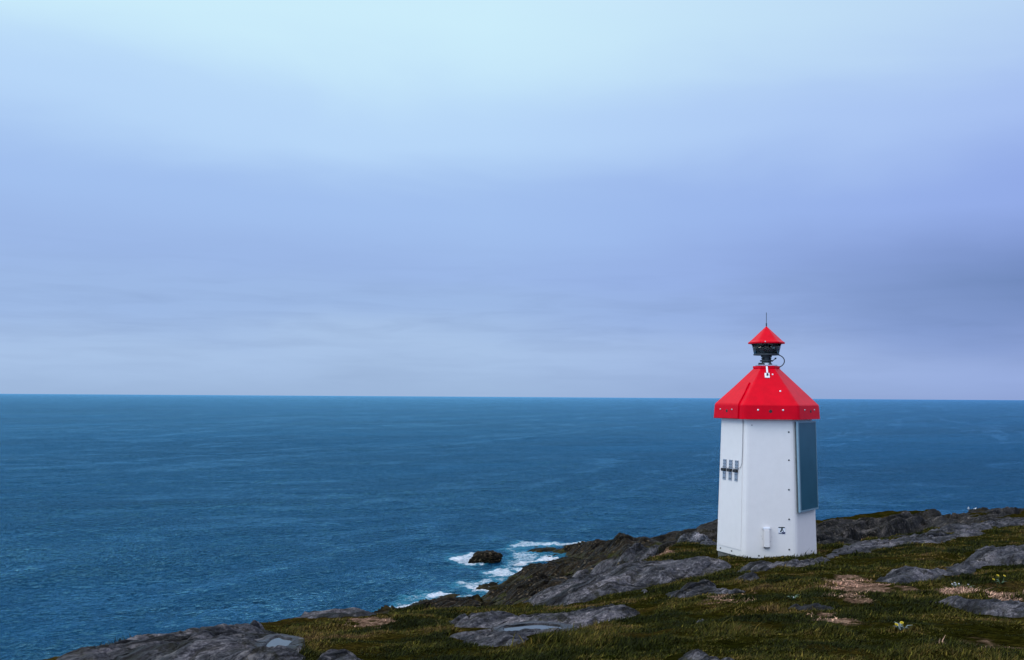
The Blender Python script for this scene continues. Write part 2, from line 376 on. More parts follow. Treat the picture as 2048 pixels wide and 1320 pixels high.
def ground_material():
    m, T, b = mat('turf_and_rock_ground')
    g = T.nodes.new('ShaderNodeNewGeometry'); P = g.outputs['Position']
    c, nrm, f = rock_colour(T, P, .44)
    c = mix_n(T, .5, c, (1.1, 1.0, .72), 'MULTIPLY')
    # mossy turf
    a1 = noise_n(T, P, .8, 5, .6); a2 = noise_n(T, P, 14, 8, .75, .3)
    t = ramp_n(T, a1, [(.3, (.006, .008, .001)), (.5, (.014, .013, .002)), (.62, (.024, .018, .004)), (.75, (.036, .024, .010))])
    t = mix_n(T, .9, t, ramp_n(T, a2, [(.36, (.15, .15, .15)), (.52, (1, 1, 1)), (.66, (2.4, 2.3, 1.8))]), 'MULTIPLY')
    t = mix_n(T, attr_n(T, 'dry'), t, ramp_n(T, a2, [(.40, (.03, .018, .01)), (.52, (.12, .075, .05)), (.62, (.26, .17, .12))]))
    # wave-wetted rock with dark weed
    wn = noise_n(T, P, 2.0, 6, .65, .3, ((.5, 1.4, 1), ROT))
    wet = ramp_n(T, wn, [(.38, (.003, .003, .002)), (.5, (.010, .008, .003)), (.6, (.026, .020, .005)), (.72, (.04, .04, .04))])
    w_ = attr_n(T, 'wet'); r_ = attr_n(T, 'rock')
    c = mix_n(T, w_, c, wet)
    n_ = noise_n(T, P, 1.1, 7, .7)
    s = T.nodes.new('ShaderNodeMath'); s.operation = 'ADD'; T.links.new(r_, s.inputs[0]); T.links.new(n_, s.inputs[1])
    fac = ramp_n(T, s.outputs[0], [(.93, (0, 0, 0)), (1.03, (1, 1, 1))])
    cc = mix_n(T, fac, t, c)
    T.links.new(cc, b.inputs['Base Color'])
    T.links.new(nrm, b.inputs['Normal'])
    rr = T.nodes.new('ShaderNodeMapRange'); T.links.new(w_, rr.inputs[0]); rr.inputs[3].default_value = .75; rr.inputs[4].default_value = .6
    T.links.new(rr.outputs[0], b.inputs['Roughness'])
    sp = T.nodes.new('ShaderNodeMath'); sp.operation = 'MULTIPLY'; sp.inputs[1].default_value = .02; T.links.new(fac, sp.inputs[0]); T.links.new(sp.outputs[0], b.inputs['Specular IOR Level'])
    return m

# ------------------------------------------------------------------ dry patches, outcrop outlines
DRY = [[(1655,1158),(1700,1152),(1740,1165),(1800,1170),(1800,1180),(1740,1184),(1730,1195),(1720,1208),(1665,1206),(1660,1195),(1690,1190),(1665,1175)],
       [(1850,1190),(1900,1186),(1990,1184),(2030,1190),(2045,1202),(2000,1208),(1950,1200),(1880,1196)],
       [(1425,1196),(1450,1198),(1472,1205),(1440,1208)], [(1440,1190),(1490,1186),(1500,1190),(1450,1194)],
       [(1960,1285),(1990,1280),(1995,1300),(1970,1305)], [(1270,1120),(1290,1108),(1340,1098),(1345,1104),(1310,1116),(1250,1124)],
       [(1640,1228),(1680,1226),(1690,1245),(1650,1250)], [(700,1242),(760,1240),(760,1250),(700,1250)]]
DRYW = [poly_world(p)[0] for p in DRY]
def dryness(x, y):
    d = np.zeros_like(x)
    for P in DRYW:
        s = sdist(x, y, P)+fbm(x*2.5, y*2.5, 4, .65)*.26
        d = np.maximum(d, sstep(-.12, .12, s))
    return d
OUT = [ # label, pixels, height, edge width
 ('low grey rock slab sloping to the sea at the bottom left corner', [(60,1335),(160,1306),(240,1290),(350,1280),(430,1270),(470,1264),(510,1253),(560,1258),(585,1280),(612,1300),(615,1335)], 0.07, .5, 1),
 ('narrow pale rock rim between the sea and the left grass patch', [(470,1256),(520,1246),(580,1236),(640,1229),(760,1229),(785,1236),(700,1240),(600,1240),(540,1246)], 0.04, .4, 1),
 ('broad wet rock ledge in the middle of the foreground grass, behind the puddle', [(880,1246),(905,1244),(1000,1240),(1060,1244),(1130,1237),(1185,1230),(1215,1216),(1245,1222),(1285,1225),(1300,1234),(1230,1246),(1150,1256),(1080,1258),(980,1262),(905,1264)], 0.06, .35, 1),
 ('flat rock slab holding a shallow puddle in the foreground grass', [(872,1280),(920,1268),(1000,1262),(1100,1260),(1180,1254),(1150,1268),(1090,1278),(1060,1296),(1000,1300),(930,1294)], 0.04, .3, 1),
 ('long pale whaleback rock below the left side of the lighthouse', [(1042,1210),(1062,1202),(1090,1194),(1140,1177),(1200,1163),(1260,1151),(1330,1140),(1440,1131),(1478,1131),(1465,1138),(1420,1151),(1340,1166),(1240,1190),(1130,1211),(1070,1215)], 0.21, .75, 1),
 ('small cracked rock in the grass left of the dry tan patches', [(1320,1190),(1370,1185),(1395,1174),(1450,1172),(1490,1182),(1440,1190),(1380,1199),(1340,1200)], 0.06, .3, 1),
 ('low rock in front of the lighthouse base', [(1455,1147),(1510,1138),(1560,1137),(1600,1124),(1640,1118),(1668,1122),(1640,1134),(1560,1142),(1510,1149)], 0.08, .5, 1),
 ('long smooth rock sheet running away from the right foot of the lighthouse', [(1640,1116),(1660,1100),(1720,1088),(1800,1081),(1900,1073),(1960,1070),(1990,1072),(1900,1084),(1780,1097),(1710,1112),(1660,1120)], 0.1, .8, 1),
 ('blue grey rock outcrop at the right edge above the yellow flowers', [(1735,1156),(1780,1149),(1860,1144),(1915,1126),(1945,1104),(2090,1094),(2090,1134),(1990,1134),(1930,1146),(1900,1156),(1820,1168),(1770,1166)], 0.09, .6, 1),
 ('flat banded rock strip at the right edge below the pale dry grass', [(1845,1214),(1900,1208),(1960,1208),(2090,1214),(2090,1236),(1980,1230),(1900,1220)], 0.035, .25, 1),
 ('thin sliver of rock just below the left dry tan patch', [(1562,1217),(1620,1213),(1690,1218),(1650,1223),(1590,1222)], 0.03, .15, 1),
 ('pale speckled rock poking up at the bottom edge of the photo', [(1300,1335),(1330,1316),(1360,1306),(1395,1296),(1430,1306),(1480,1316),(1510,1335)], 0.08, .3, 0),
 ('very small pale rock in the grass of the foreground', [(1380,1253),(1400,1245),(1424,1241),(1418,1248),(1400,1254)], 0.03, .1, 0),
 ('small dark rock at the bottom edge right of the rock basin puddle', [(600,1335),(640,1312),(700,1308),(735,1314),(760,1335)], 0.04, .2, 1),
 ('narrow rock step on the slope at the right edge, below the gulls', [(1810,1079),(1850,1066),(1890,1057),(1980,1046),(2090,1042),(2090,1048),(1970,1056),(1890,1068)], 0.12, .6, 1),
 ('tiny pale rock sliver in the grass between the whaleback and the cracked rock', [(1276,1189),(1298,1185),(1322,1188),(1300,1193)], 0.04, .12, 1),
 ('thin rock edge showing in the grass right of the whaleback end', [(1460,1158),(1490,1152),(1530,1153),(1500,1160)], 0.05, .15, 1),
 ('short rock step in the grass at the right edge above the long outcrop', [(1930,1062),(1965,1056),(1990,1058),(1960,1066)], 0.12, .3, 1),
 ('wet blue grey slab between the highest dark shore rock and the whaleback', [(1120,1158),(1170,1136),(1235,1112),(1320,1090),(1340,1094),(1300,1110),(1250,1126),(1190,1148)], 0.22, .9, 1),
 ('narrow wet grey slab above the nose of the whaleback', [(1050,1182),(1085,1166),(1140,1154),(1160,1158),(1110,1172),(1060,1188)], 0.16, .7, 1),
 ('overhanging rock lip crossing the low slab at the bottom left', [(350,1303),(400,1290),(460,1275),(505,1262),(535,1262),(520,1276),(470,1290),(420,1304),(370,1312)], 0.09, .13, 1),
 ('small knobbly rock beside the left basin puddle', [(575,1300),(592,1294),(612,1300),(618,1312),(598,1320),(580,1314)], 0.07, .15, 1),
]
WET = [
 ('highest dark outcrop of the shore, behind the breaking inlet', [(1068,1108),(1130,1103),(1165,1108),(1220,1112),(1290,1108),(1330,1094),(1300,1086),(1240,1088),(1150,1094),(1100,1098)], .75, 2.2, 0),
 ('dark weedy rock tongue pointing at the sea rock across the foam', [(1012,1142),(1060,1131),(1140,1124),(1240,1120),(1262,1126),(1170,1141),(1090,1156),(1050,1158),(1030,1150)], .30, 1.6, 0),
 ('broad dark shore rock between the foam and the whaleback rock', [(962,1186),(1005,1181),(1050,1168),(1120,1153),(1190,1146),(1180,1166),(1100,1194),(1040,1207),(1000,1203)], .35, 1.6, 0),
 ('low dark rock beside the lowest strip of foam', [(812,1217),(850,1203),(930,1195),(968,1200),(960,1208),(900,1215)], .25, 1.2, 0),
]
OUT += WET
OUTW = []
for lab, P, h, wd, st_ in OUT:
    Pw, D = poly_world(P); OUTW.append((lab, Pw, h, wd, st_, float(np.median(D))))
PUD = [('shallow_puddle', [(1000,1271),(1040,1267),(1085,1263),(1140,1261),(1105,1267),(1060,1270),(1015,1274)], 3, 'thin sheet of rain water on the flat foreground slab'),
       ('puddle', [(536,1296),(552,1291),(566,1298),(562,1309),(576,1320),(556,1325),(540,1318),(546,1306)], 0, 'small rain puddle in the rock basin at the bottom left')]
PUDW = [poly_world(chaikin(p[1], 2))[0] for p in PUD]
_pc = PUDW[1].mean(0); _pa = np.linspace(0, 2*np.pi, 40, endpoint=False)
_pr = 1+.28*np.sin(2*_pa+.6)+.16*np.sin(3*_pa+2)+.07*np.sin(5*_pa)
PUDW[1] = np.stack([_pc[0]+.085*_pr*np.cos(_pa)-.05*np.sin(_pa), _pc[1]+.27*_pr*np.sin(_pa)], 1)

# ------------------------------------------------------------------ ground mesh
def build_ground():
    th = np.concatenate([np.linspace(-80, -34, 60, endpoint=False), np.linspace(-34, 34, 1300), np.linspace(34, 80, 61)[1:]])
    th = np.radians(th); r = 3.0*(130/3.0)**(np.arange(860)/859)
    r = np.concatenate([[0.6, 1.2, 1.8, 2.4], r])
    TH, RR = np.meshgrid(th, r); X = RR*np.sin(TH); Y = RR*np.cos(TH)
    z, rock, d1, d2 = height(X.ravel(), Y.ravel(), True)
    X = X.ravel(); Y = Y.ravel()
    wet = sstep(3.4, 1.4, z + fbm(X*.3, Y*.3, 3)*.7 )
    s1s2 = smooth_base(X, Y); bench = sstep(.2, -.4, s1s2[3]-s1s2[4])
    wet = np.maximum(wet, np.maximum(bench, sstep(.4, -.5, d1))*(.72+.3*fbm(X*.2, Y*.4, 3))*sstep(14, 4, X))
    wet = np.clip(wet, 0, 1)
    co = np.stack([X, Y, z], 1); keep = z > -2.5
    f = grid_faces(len(r), len(th), keep)
    co, f, u = compact(co, f)
    me = np_mesh('ground', co, f)
    attr(me, 'rock', rock[u]); attr(me, 'wet', wet[u]); attr(me, 'dry', dryness(X[u], Y[u])*(1-rock[u]))
    o = link('ground', me, ground_material()); tag(o, kind='structure')
build_ground()

def rock_profile(x, y, Pw, h, wd, st_, seed):
    s0 = sdist(x, y, Pw)
    s = s0+fbm(x*1.7/wd*.5+seed, y*1.7/wd*.5, 3)*.28*wd
    t = np.clip(s/wd, 0, 1); p = 1-(1-t)**2.2
    a, c = strike(x, y)
    q = h*1.1
    wob = fbm(a*.35+seed, c*.7, 3)*.7
    lay = saw(c, wob, q*3.0+.35, .08)*min(.055, max(.014, q*.38))*st_ + saw(c, wob*1.4+.3, q*1.1+.14, .1)*max(.02, q*.14)*st_
    lump = fbm(a*.3+seed*3, c*1.1, 4)*h*.30 + fbm(a*1.5/(q*2+.3), c*6/(q*2+.3), 3)*h*.09 + fbm(x*9, y*9, 2)*.006
    sc = min(1.5, max(.35, np.median(np.hypot(x, y))/16))
    lump = lump + fbm(a*.55/sc+seed, c*2.6/sc, 5, .6)*.045*sc*min(1, h/.06)
    crack = np.abs(fbm(a*.9+seed, c*.35+9, 3)); crack = -np.exp(-(crack/.03)**2)*h*.25
    bz = height(x, y); wet_ = h in (.75, .30, .35, .25)
    if wet_: bz = .35*bz+.65*np.maximum(smooth_base(x, y)[0], -.3); lump = lump*.55
    else: lump = lump*.45
    bl, be = blocks(a, c, 1.7*sc, .55*sc, 5+int(seed)); b3, be3 = blocks(a, c, .55*sc, .2*sc, 11+int(seed))
    am = (.16 if wet_ else .075)*sc*min(1, h/.06)*(.55 if h == .21 else 1)
    lump = lump + bl*am + b3*am*.35 - np.exp(-(be/.035)**2)*am*.7 - np.exp(-(be3/.05)**2)*am*.22
    z = bz - .05 + p*(h*(.75+.35*t)+lay+lump+crack+.04)
    z = np.where(s < 0, z+s*.5, z)
    return z, s
def outcrops():
    for k, (lab, Pw, h, wd, st_, D) in enumerate(OUTW):
        mn = Pw.min(0)-.2*wd-.1; mx = Pw.max(0)+.2*wd+.1
        sp = max(D*.0011, math.sqrt(np.prod(mx-mn)/200000))
        nx = int((mx[0]-mn[0])/sp)+2; ny = int((mx[1]-mn[1])/sp)+2
        X, Y = np.meshgrid(np.linspace(mn[0], mx[0], nx), np.linspace(mn[1], mx[1], ny))
        X = X.ravel(); Y = Y.ravel()
        z, s = rock_profile(X, Y, Pw, h, wd, st_, k*3.7)
        damp = np.zeros_like(z)+(.55*sstep(.0, .5, fbm(X*.8, Y*.8+k, 3)) if k in (0, 2, 3, 19, 18) else 0)
        for j, pd in enumerate(PUD):
            if pd[2] == k:
                sp_ = sdist(X, Y, PUDW[j])+fbm(X*4, Y*4, 2)*.03
                ins = sp_ > 0; lev = np.percentile(z[ins], 60)
                PLEV[j] = lev
                damp = np.maximum(damp, sstep(-.14, -.02, sp_+fbm(X*6, Y*6, 3)*.08))
                kk = sstep(-.13, .0, sp_)
                z = z*(1-kk)+kk*np.minimum(np.maximum(z, lev+.012), lev+.02-sstep(0, .045, sp_)*.06)
                z = np.where((sp_ > -.10) & (sp_ < 0), np.maximum(z, lev+.004), z)
        moss = sstep(wd*.4, 0, s)*.42 + sstep(.4, .9, fbm(X*1.3+k, Y*1.3, 3)+.15)*.35
        f = grid_faces(ny, nx, s > -.12)
        co, f, u = compact(np.stack([X, Y, z], 1), f)
        c0 = co.mean(0); c0[2] = co[:, 2].min()
        me = np_mesh('rock_outcrop', co-c0, f); attr(me, 'moss', moss[u]); attr(me, 'damp', damp[u])
        wetr = k >= len(OUT)-len(WET)
        o = link('rock_outcrop', me, WETROCK if wetr else ROCK); o.location = c0
        tag(o, lab, 'rock', 'dark wet rocks along the shore' if wetr else 'grey rock outcrops in the turf')
PLEV = {}
outcrops()
WATERP = simple('rain_water', (.02, .022, .024), .10, noise=.5, nscale=9, bump=.05, spec=.5)
for j, pd in enumerate(PUD):
    P = PUDW[j]; c0 = P.mean(0); n = len(P)
    bm = bmesh.new(); vs = [bm.verts.new((*((p-c0)*1.03), 0)) for p in P]; bm.faces.new(vs)
    bmesh.ops.recalc_face_normals(bm, faces=bm.faces)
    if bm.faces[:] and bm.faces[:][0].normal.z < 0: bmesh.ops.reverse_faces(bm, faces=bm.faces[:])
    me = bpy.data.meshes.new('puddle'); bm.to_mesh(me); bm.free()
    o = link('puddle_water', me, WATERP); o.location = (c0[0], c0[1], PLEV[j]); tag(o, kind='structure')

# ------------------------------------------------------------------ free standing rocks
def boulder(u0, u1, v0, v1, D, zbase, label, material, seed, depth=1.0, squash=1.0, name='boulder', parts=None, group=None, skew=0):
    """lumpy faceted rock whose outline spans the given picture box at distance D"""
    bm = bmesh.new(); bmesh.ops.create_icosphere(bm, subdivisions=6, radius=1)
    co = np.array([v.co[:] for v in bm.verts])
    px = D/FPX; w_ = (u1-u0)*px/2; hh = (v1-v0)*px
    n = co.copy()
    # planar facets
    rg = np.random.default_rng(seed)
    for _ in range(14):
        d = rg.normal(size=3); d /= np.linalg.norm(d); lim = rg.uniform(.62, .92)
        k = n @ d; n = n-np.maximum(k-lim, 0)[:, None]*d*.85
    ns = fbm(co[:, 0]*1.6+seed, co[:, 1]*1.6+co[:, 2]*1.3, 5)*.12+fbm(co[:, 0]*5+seed, co[:, 2]*9+co[:, 1]*3, 4)*.05
    n = n*(1+ns)[:, None]
    n[:, 0] += skew*n[:, 2]
    n = n/np.abs(n[:, 0]).max()
    zt = n[:, 2].max()
    n = n*np.array([w_, w_*depth, hh/zt])
    for v, c in zip(bm.verts, n): v.co = c
    for f in bm.faces: f.smooth = True
    me = bpy.data.meshes.new(name); bm.to_mesh(me); bm.free()
    attr(me, 'moss', np.clip(.25-n[:, 2]/hh*.4, 0, 1)*.9)
    o = link(name, me, material); p = at((u0+u1)/2, v1, D)
    o.location = (p[0], p[1], p[2] if zbase is None else zbase); tag(o, label, 'rock', group)
    return o
boulder(926, 1006, 1108, 1132, 12*FPX/(1127-797), -.02, 'dark wet rock alone in the breaking waves off the shore', WETROCK, 5, .8, name='sea_rock', skew=.25)
PALE = rock_material('pale_gneiss', 1.9)
boulder(1353, 1422, 1064, 1092, 37, None, 'rounded pale boulder behind the grass left of the lighthouse', PALE, 9, .8, group=None)
boulder(1398, 1440, 1078, 1096, 33, None, 'pale boulder half hidden by the left edge of the lighthouse', PALE, 12, .8)

# ------------------------------------------------------------------ sea
def sea():
    th = np.radians(np.concatenate([np.linspace(-75, -32, 40, endpoint=False), np.linspace(-32, 32, 1000), np.linspace(32, 75, 41)[1:]]))
    r = np.concatenate([np.linspace(6, 34, 30, endpoint=False), 34*(300/34)**(np.arange(1000)/1000), 300*(60000/300)**(np.arange(260)/259)])
    TH, RR = np.meshgrid(th, r); X = (RR*np.sin(TH)).ravel(); Y = (RR*np.cos(TH)).ravel(); D = RR.ravel()
    a = R(12); x = X*math.cos(a)+Y*math.sin(a); y = -X*math.sin(a)+Y*math.cos(a)
    fade = lambda l: sstep(l*1.0, l*.35, D)
    wx = fbm(x*.03, y*.03, 2)*2
    z = perlin(x*.035+wx*.1, y*.11)*.28*fade(1500) + fbm(x*.16+wx, y*.42+wx, 2)*.10*fade(700)
    def ridge(n): return 1-2*np.abs(n)
    z += (ridge(perlin(x*.8+3, y*1.1+wx))*.08*fade(320) + ridge(perlin(x*1.9-3, y*2.2+9+wx))*.055*fade(170))
    z += fbm(x*3.6+5, y*4.0, 2)*.014*fade(100)
    calm = sstep(-.2, .5, fbm(x*.02+5, y*.05, 2))*.5
    z = z*(1-calm*.5)
    # foam: broken white water along the rocks
    foam = np.zeros_like(X)
    def blob(P, amt=1.0, soft=1.2):
        nonlocal foam
        Pw = sea_at(*np.array(P, float).T)
        m = D < 160
        s = sdist(X[m], Y[m], Pw)+fbm(X[m]*.5, Y[m]*.5, 3)*.9
        foam[m] = np.maximum(foam[m], amt*sstep(-soft, soft*.8, s))
    blob([(895,1120),(905,1112),(945,1106),(975,1112),(1000,1124),(965,1131),(900,1133)], 1.0)
    blob([(1005,1100),(1000,1094),(1050,1084),(1110,1084),(1165,1090),(1120,1094),(1060,1098),(1025,1103)], .95)
    blob([(1005,1112),(1040,1106),(1090,1110),(1085,1120),(1060,1124),(1030,1134),(1010,1140),(1005,1130),(1020,1120)], .9, .9)
    blob([(970,1150),(1000,1142),(1030,1146),(1040,1156),(1015,1164),(990,1160)], 1.0, .9)
    blob([(920,1172),(950,1166),(985,1158),(1000,1166),(960,1178),(935,1186),(905,1178)], .95, .9)
    blob([(770,1212),(800,1196),(840,1188),(905,1184),(920,1188),(860,1198),(830,1210),(800,1222),(760,1225)], .85, 1.2)
    blob([(1005,1150),(1030,1143),(1050,1156),(1020,1170),(1000,1172)], .8, .8)
    blob([(850,1170),(920,1162),(960,1150),(940,1180),(880,1192)], .35, 1.5)
    blob([(880,1105),(960,1095),(1010,1090),(1090,1080),(1180,1084),(1060,1112),(1010,1150),(930,1150),(870,1135)], .28, 2.0)
    blob([(1010,1146),(1045,1150),(1075,1158),(1060,1168),(1010,1170),(980,1176),(960,1172)], .8, .8)
    blob([(840,1200),(880,1190),(935,1180),(975,1186),(950,1194),(900,1192),(850,1206)], .75, .8)
    blob([(1085,1112),(1140,1104),(1190,1106),(1140,1112),(1110,1120),(1080,1126)], .7, .8)
    blob([(870,1134),(900,1128),(960,1136),(1000,1134),(1010,1142),(940,1142)], .55, 1.0)
    blob([(740,1232),(780,1216),(830,1206),(860,1206),(820,1218),(790,1230)], .75, 1.0)
    m = (D < 100) & (X < 14); sdl = seg_dist(X[m], Y[m], WL[2:-3])
    foam[m] = np.maximum(foam[m], sstep(1.5, .1, sdl+fbm(X[m]*.8, Y[m]*.8, 3)*.5)*(.93+.35*fbm(X[m]*.22+4, Y[m]*.22, 3)))
    # the swell rears up in front of the rocks
    Pw = sea_at(*np.array([(860,1086),(930,1078),(990,1078),(1000,1084),(930,1090),(880,1092)], float).T)
    m = D < 160; s = sdist(X[m], Y[m], Pw); z[m] += sstep(-2.5, 1.5, s)*.35
    Pw = sea_at(*np.array([(800,1122),(880,1112),(900,1120),(860,1128)], float).T)
    s = sdist(X[m], Y[m], Pw); z[m] += sstep(-2, 1.0, s)*.22
    z += foam*fbm(X*1.3, Y*1.3, 3)*.09+foam*.03
    me = np_mesh('sea', np.stack([X, Y, z], 1), grid_faces(len(r), len(th))); attr(me, 'foam', foam)
    m, T, b = mat('sea_water')
    g = T.nodes.new('ShaderNodeNewGeometry'); P = g.outputs['Position']
    def mp(vec, sc, rot=12):
        return rot_scale(T, vec, sc, (0, 0, R(-rot)))
    big = noise_n(T, mp(P, (.006, .02, 1), 40), 1, 5, .6, .6)
    slick = noise_n(T, mp(P, (.0022, .022, 1), 66), 1, 3, .5, .8)
    sl = ramp_n(T, slick, [(.485, (0, 0, 0)), (.505, (1, 1, 1)), (.53, (0, 0, 0)), (.58, (0, 0, 0)), (.6, (.8, .8, .8)), (.63, (0, 0, 0))], 'EASE')
    body = ramp_n(T, big, [(.35, (.0002, .021, .055)), (.65, (.0006, .037, .094))])
    fn = noise_n(T, mp(P, (.7, 1.4, 1)), 2.3, 9, .75, 1.6)
    fo = T.nodes.new('ShaderNodeMath'); fo.operation = 'ADD'; T.links.new(attr_n(T, 'foam'), fo.inputs[0]); T.links.new(fn, fo.inputs[1])
    ff = ramp_n(T, fo.outputs[0], [(1.12, (0, 0, 0)), (1.0, (0, 0, 0))])
    mr = T.nodes.new('ShaderNodeMapRange'); T.links.new(fo.outputs[0], mr.inputs[0])
    mr.inputs[1].default_value = 1.32; mr.inputs[2].default_value = 1.56; mr.clamp = True
    mr2 = T.nodes.new('ShaderNodeMapRange'); T.links.new(fo.outputs[0], mr2.inputs[0])
    mr2.inputs[1].default_value = .75; mr2.inputs[2].default_value = 1.3; mr2.clamp = True; mr2.inputs[4].default_value = .55
    body = mix_n(T, mr2.outputs[0], body, (.03, .2, .28))
    body = mix_n(T, mr.outputs[0], body, (.62, .68, .74))
    rg = T.nodes.new('ShaderNodeMath'); rg.operation = 'MULTIPLY_ADD'; T.links.new(mr.outputs[0], rg.inputs[0]); rg.inputs[1].default_value = .5; rg.inputs[2].default_value = .13
    h1 = noise_n(T, mp(P, (1.8, 2.2, 1)), 1, 6, .66, .3)
    h2 = noise_n(T, mp(P, (.22, .40, 1)), 1, 5, .6, .3)
    h3 = noise_n(T, mp(P, (.025, .06, 1), 5), 1, 5, .65, .3)
    def ma(a_, k_, c_):
        q = T.nodes.new('ShaderNodeMath'); q.operation = 'MULTIPLY_ADD'; T.links.new(a_, q.inputs[0]); q.inputs[1].default_value = k_
        if c_ is None: q.inputs[2].default_value = 0
        else: T.links.new(c_, q.inputs[2])
        return q.outputs[0]
    hh = ma(h1, .62, ma(h2, 1.0, ma(h3, 3.0, None)))
    bp = T.nodes.new('ShaderNodeBump'); bp.inputs['Distance'].default_value = 1.0
    st = ma(sl, -.40, None); q = T.nodes.new('ShaderNodeMath'); q.operation = 'ADD'; q.inputs[1].default_value = .9; T.links.new(st, q.inputs[0])
    T.links.new(q.outputs[0], bp.inputs['Strength'])
    T.links.new(hh, bp.inputs['Height']); T.nodes.remove(b); NT_ = T.nodes.new
    df = NT_('ShaderNodeBsdfDiffuse'); gl = NT_('ShaderNodeBsdfGlossy'); fr = NT_('ShaderNodeFresnel'); mx = NT_('ShaderNodeMixShader')
    fr.inputs['IOR'].default_value = 1.33; gl.inputs['Color'].default_value = (.36, .78, 1, 1)
    T.links.new(body, df.inputs['Color']); T.links.new(rg.outputs[0], gl.inputs['Roughness'])
    for q_ in (df, gl, fr): T.links.new(bp.outputs[0], q_.inputs['Normal'])
    fk = NT_('ShaderNodeMath'); fk.operation = 'MULTIPLY'; T.links.new(fr.outputs[0], fk.inputs[0])
    fi = NT_('ShaderNodeMath'); fi.operation = 'SUBTRACT'; fi.inputs[0].default_value = 1; T.links.new(mr.outputs[0], fi.inputs[1]); T.links.new(fi.outputs[0], fk.inputs[1])
    T.links.new(fk.outputs[0], mx.inputs[0]); T.links.new(df.outputs[0], mx.inputs[1]); T.links.new(gl.outputs[0], mx.inputs[2])
    T.links.new(mx.outputs[0], T.nodes['Material Output'].inputs[0])
    o = link('sea', me, m); tag(o, kind='structure')
sea()

# ------------------------------------------------------------------ lighthouse
TX, TY, TZ = 5.70, 22.3, 8.58
cdir = Vector((-TX, -TY, 0)).normalized(); rdir = Vector((-cdir.y, cdir.x, 0))
if rdir.x < 0: rdir = -rdir
def nrm_(al): return cdir*math.cos(al)+rdir*math.sin(al)
def tan_(al): return -cdir*math.sin(al)+rdir*math.cos(al)
A0 = R(5)
def hexring(Rr, z, cr=.0, seg=3):
    """hexagon with rounded corners, corner radius as share of R"""
    out_ = []
    for k in range(6):
        al = A0+R(60*k+30); c = nrm_(al)*Rr
        if cr <= 0: out_.append(c+Vector((0, 0, z))); continue
        p0 = nrm_(al-R(60))*Rr; p1 = nrm_(al+R(60))*Rr
        a = c+(p0-c)*cr; b = c+(p1-c)*cr
        for s in range(seg+1):
            t = s/seg; q = a*(1-t)**2+c*2*t*(1-t)+b*t*t
            out_.append(q+Vector((0, 0, z)))
    return out_
def loft(name, rings, m, parent, cap0=True, cap1=True, smooth=False):
    bm = bmesh.new(); vr = [[bm.verts.new(p) for p in r] for r in rings]
    n = len(rings[0])
    for i in range(len(vr)-1):
        for j in range(n):
            bm.faces.new((vr[i][j], vr[i][(j+1) % n], vr[i+1][(j+1) % n], vr[i+1][j]))
    if cap0: bm.faces.new(list(reversed(vr[0])))
    if cap1: bm.faces.new(vr[-1])
    bmesh.ops.recalc_face_normals(bm, faces=bm.faces)
    if smooth:
        for f in bm.faces: f.smooth = True
    me = bpy.data.meshes.new(name); bm.to_mesh(me); bm.free()
    return link(name, me, m, parent)
def circ(r, z, n=32, cx=0, cy=0): return [Vector((cx+r*math.cos(2*math.pi*k/n), cy+r*math.sin(2*math.pi*k/n), z)) for k in range(n)]
def frame_box(bm, o, ax, ay, az, dx, dy, dz):
    """box centred at o with half sizes dx,dy,dz on axes ax,ay,az"""
    vs = [bm.verts.new(o+ax*dx*i+ay*dy*j+az*dz*k) for i in (-1, 1) for j in (-1, 1) for k in (-1, 1)]
    for q in ((0,1,3,2),(4,6,7,5),(0,4,5,1),(2,3,7,6),(0,2,6,4),(1,5,7,3)): bm.faces.new([vs[i] for i in q])
def frame_disc(bm, o, n, r, th, seg=14, dome=.0):
    t = n.orthogonal().normalized(); b = n.cross(t)
    r0 = [bm.verts.new(o+(t*math.cos(a)+b*math.sin(a))*r) for a in [2*math.pi*k/seg for k in range(seg)]]
    r1 = [bm.verts.new(o+n*th+(t*math.cos(a)+b*math.sin(a))*r*.8) for a in [2*math.pi*k/seg for k in range(seg)]]
    for k in range(seg): bm.faces.new((r0[k], r0[(k+1) % seg], r1[(k+1) % seg], r1[k]))
    c = bm.verts.new(o+n*(th+dome))
    for k in range(seg): bm.faces.new((r1[k], r1[(k+1) % seg], c))
def finish(name, bm, m, parent, bev=0, smooth=False):
    bmesh.ops.recalc_face_normals(bm, faces=bm.faces)
    if bev: bmesh.ops.bevel(bm, geom=bm.edges[:], offset=bev, segments=2, affect='EDGES')
    if smooth:
        for f in bm.faces: f.smooth = True
    me = bpy.data.meshes.new(name); bm.to_mesh(me); bm.free()
    return link(name, me, m, parent)
def tube(bm, P, r, seg=8):
    P = [Vector(p) for p in P]; rings = []
    for i, p in enumerate(P):
        d = (P[min(i+1, len(P)-1)]-P[max(i-1, 0)]).normalized(); t = d.orthogonal().normalized()
        if i: t = (rings[-1][1]-d*rings[-1][1].dot(d)).normalized()
        b = d.cross(t)
        rings.append(([bm.verts.new(p+(t*math.cos(2*math.pi*k/seg)+b*math.sin(2*math.pi*k/seg))*r) for k in range(seg)], t))
    for a, b in zip(rings, rings[1:]):
        for k in range(seg): bm.faces.new((a[0][k], a[0][(k+1) % seg], b[0][(k+1) % seg], b[0][k]))
    bm.faces.new(rings[0][0]); bm.faces.new(rings[-1][0])

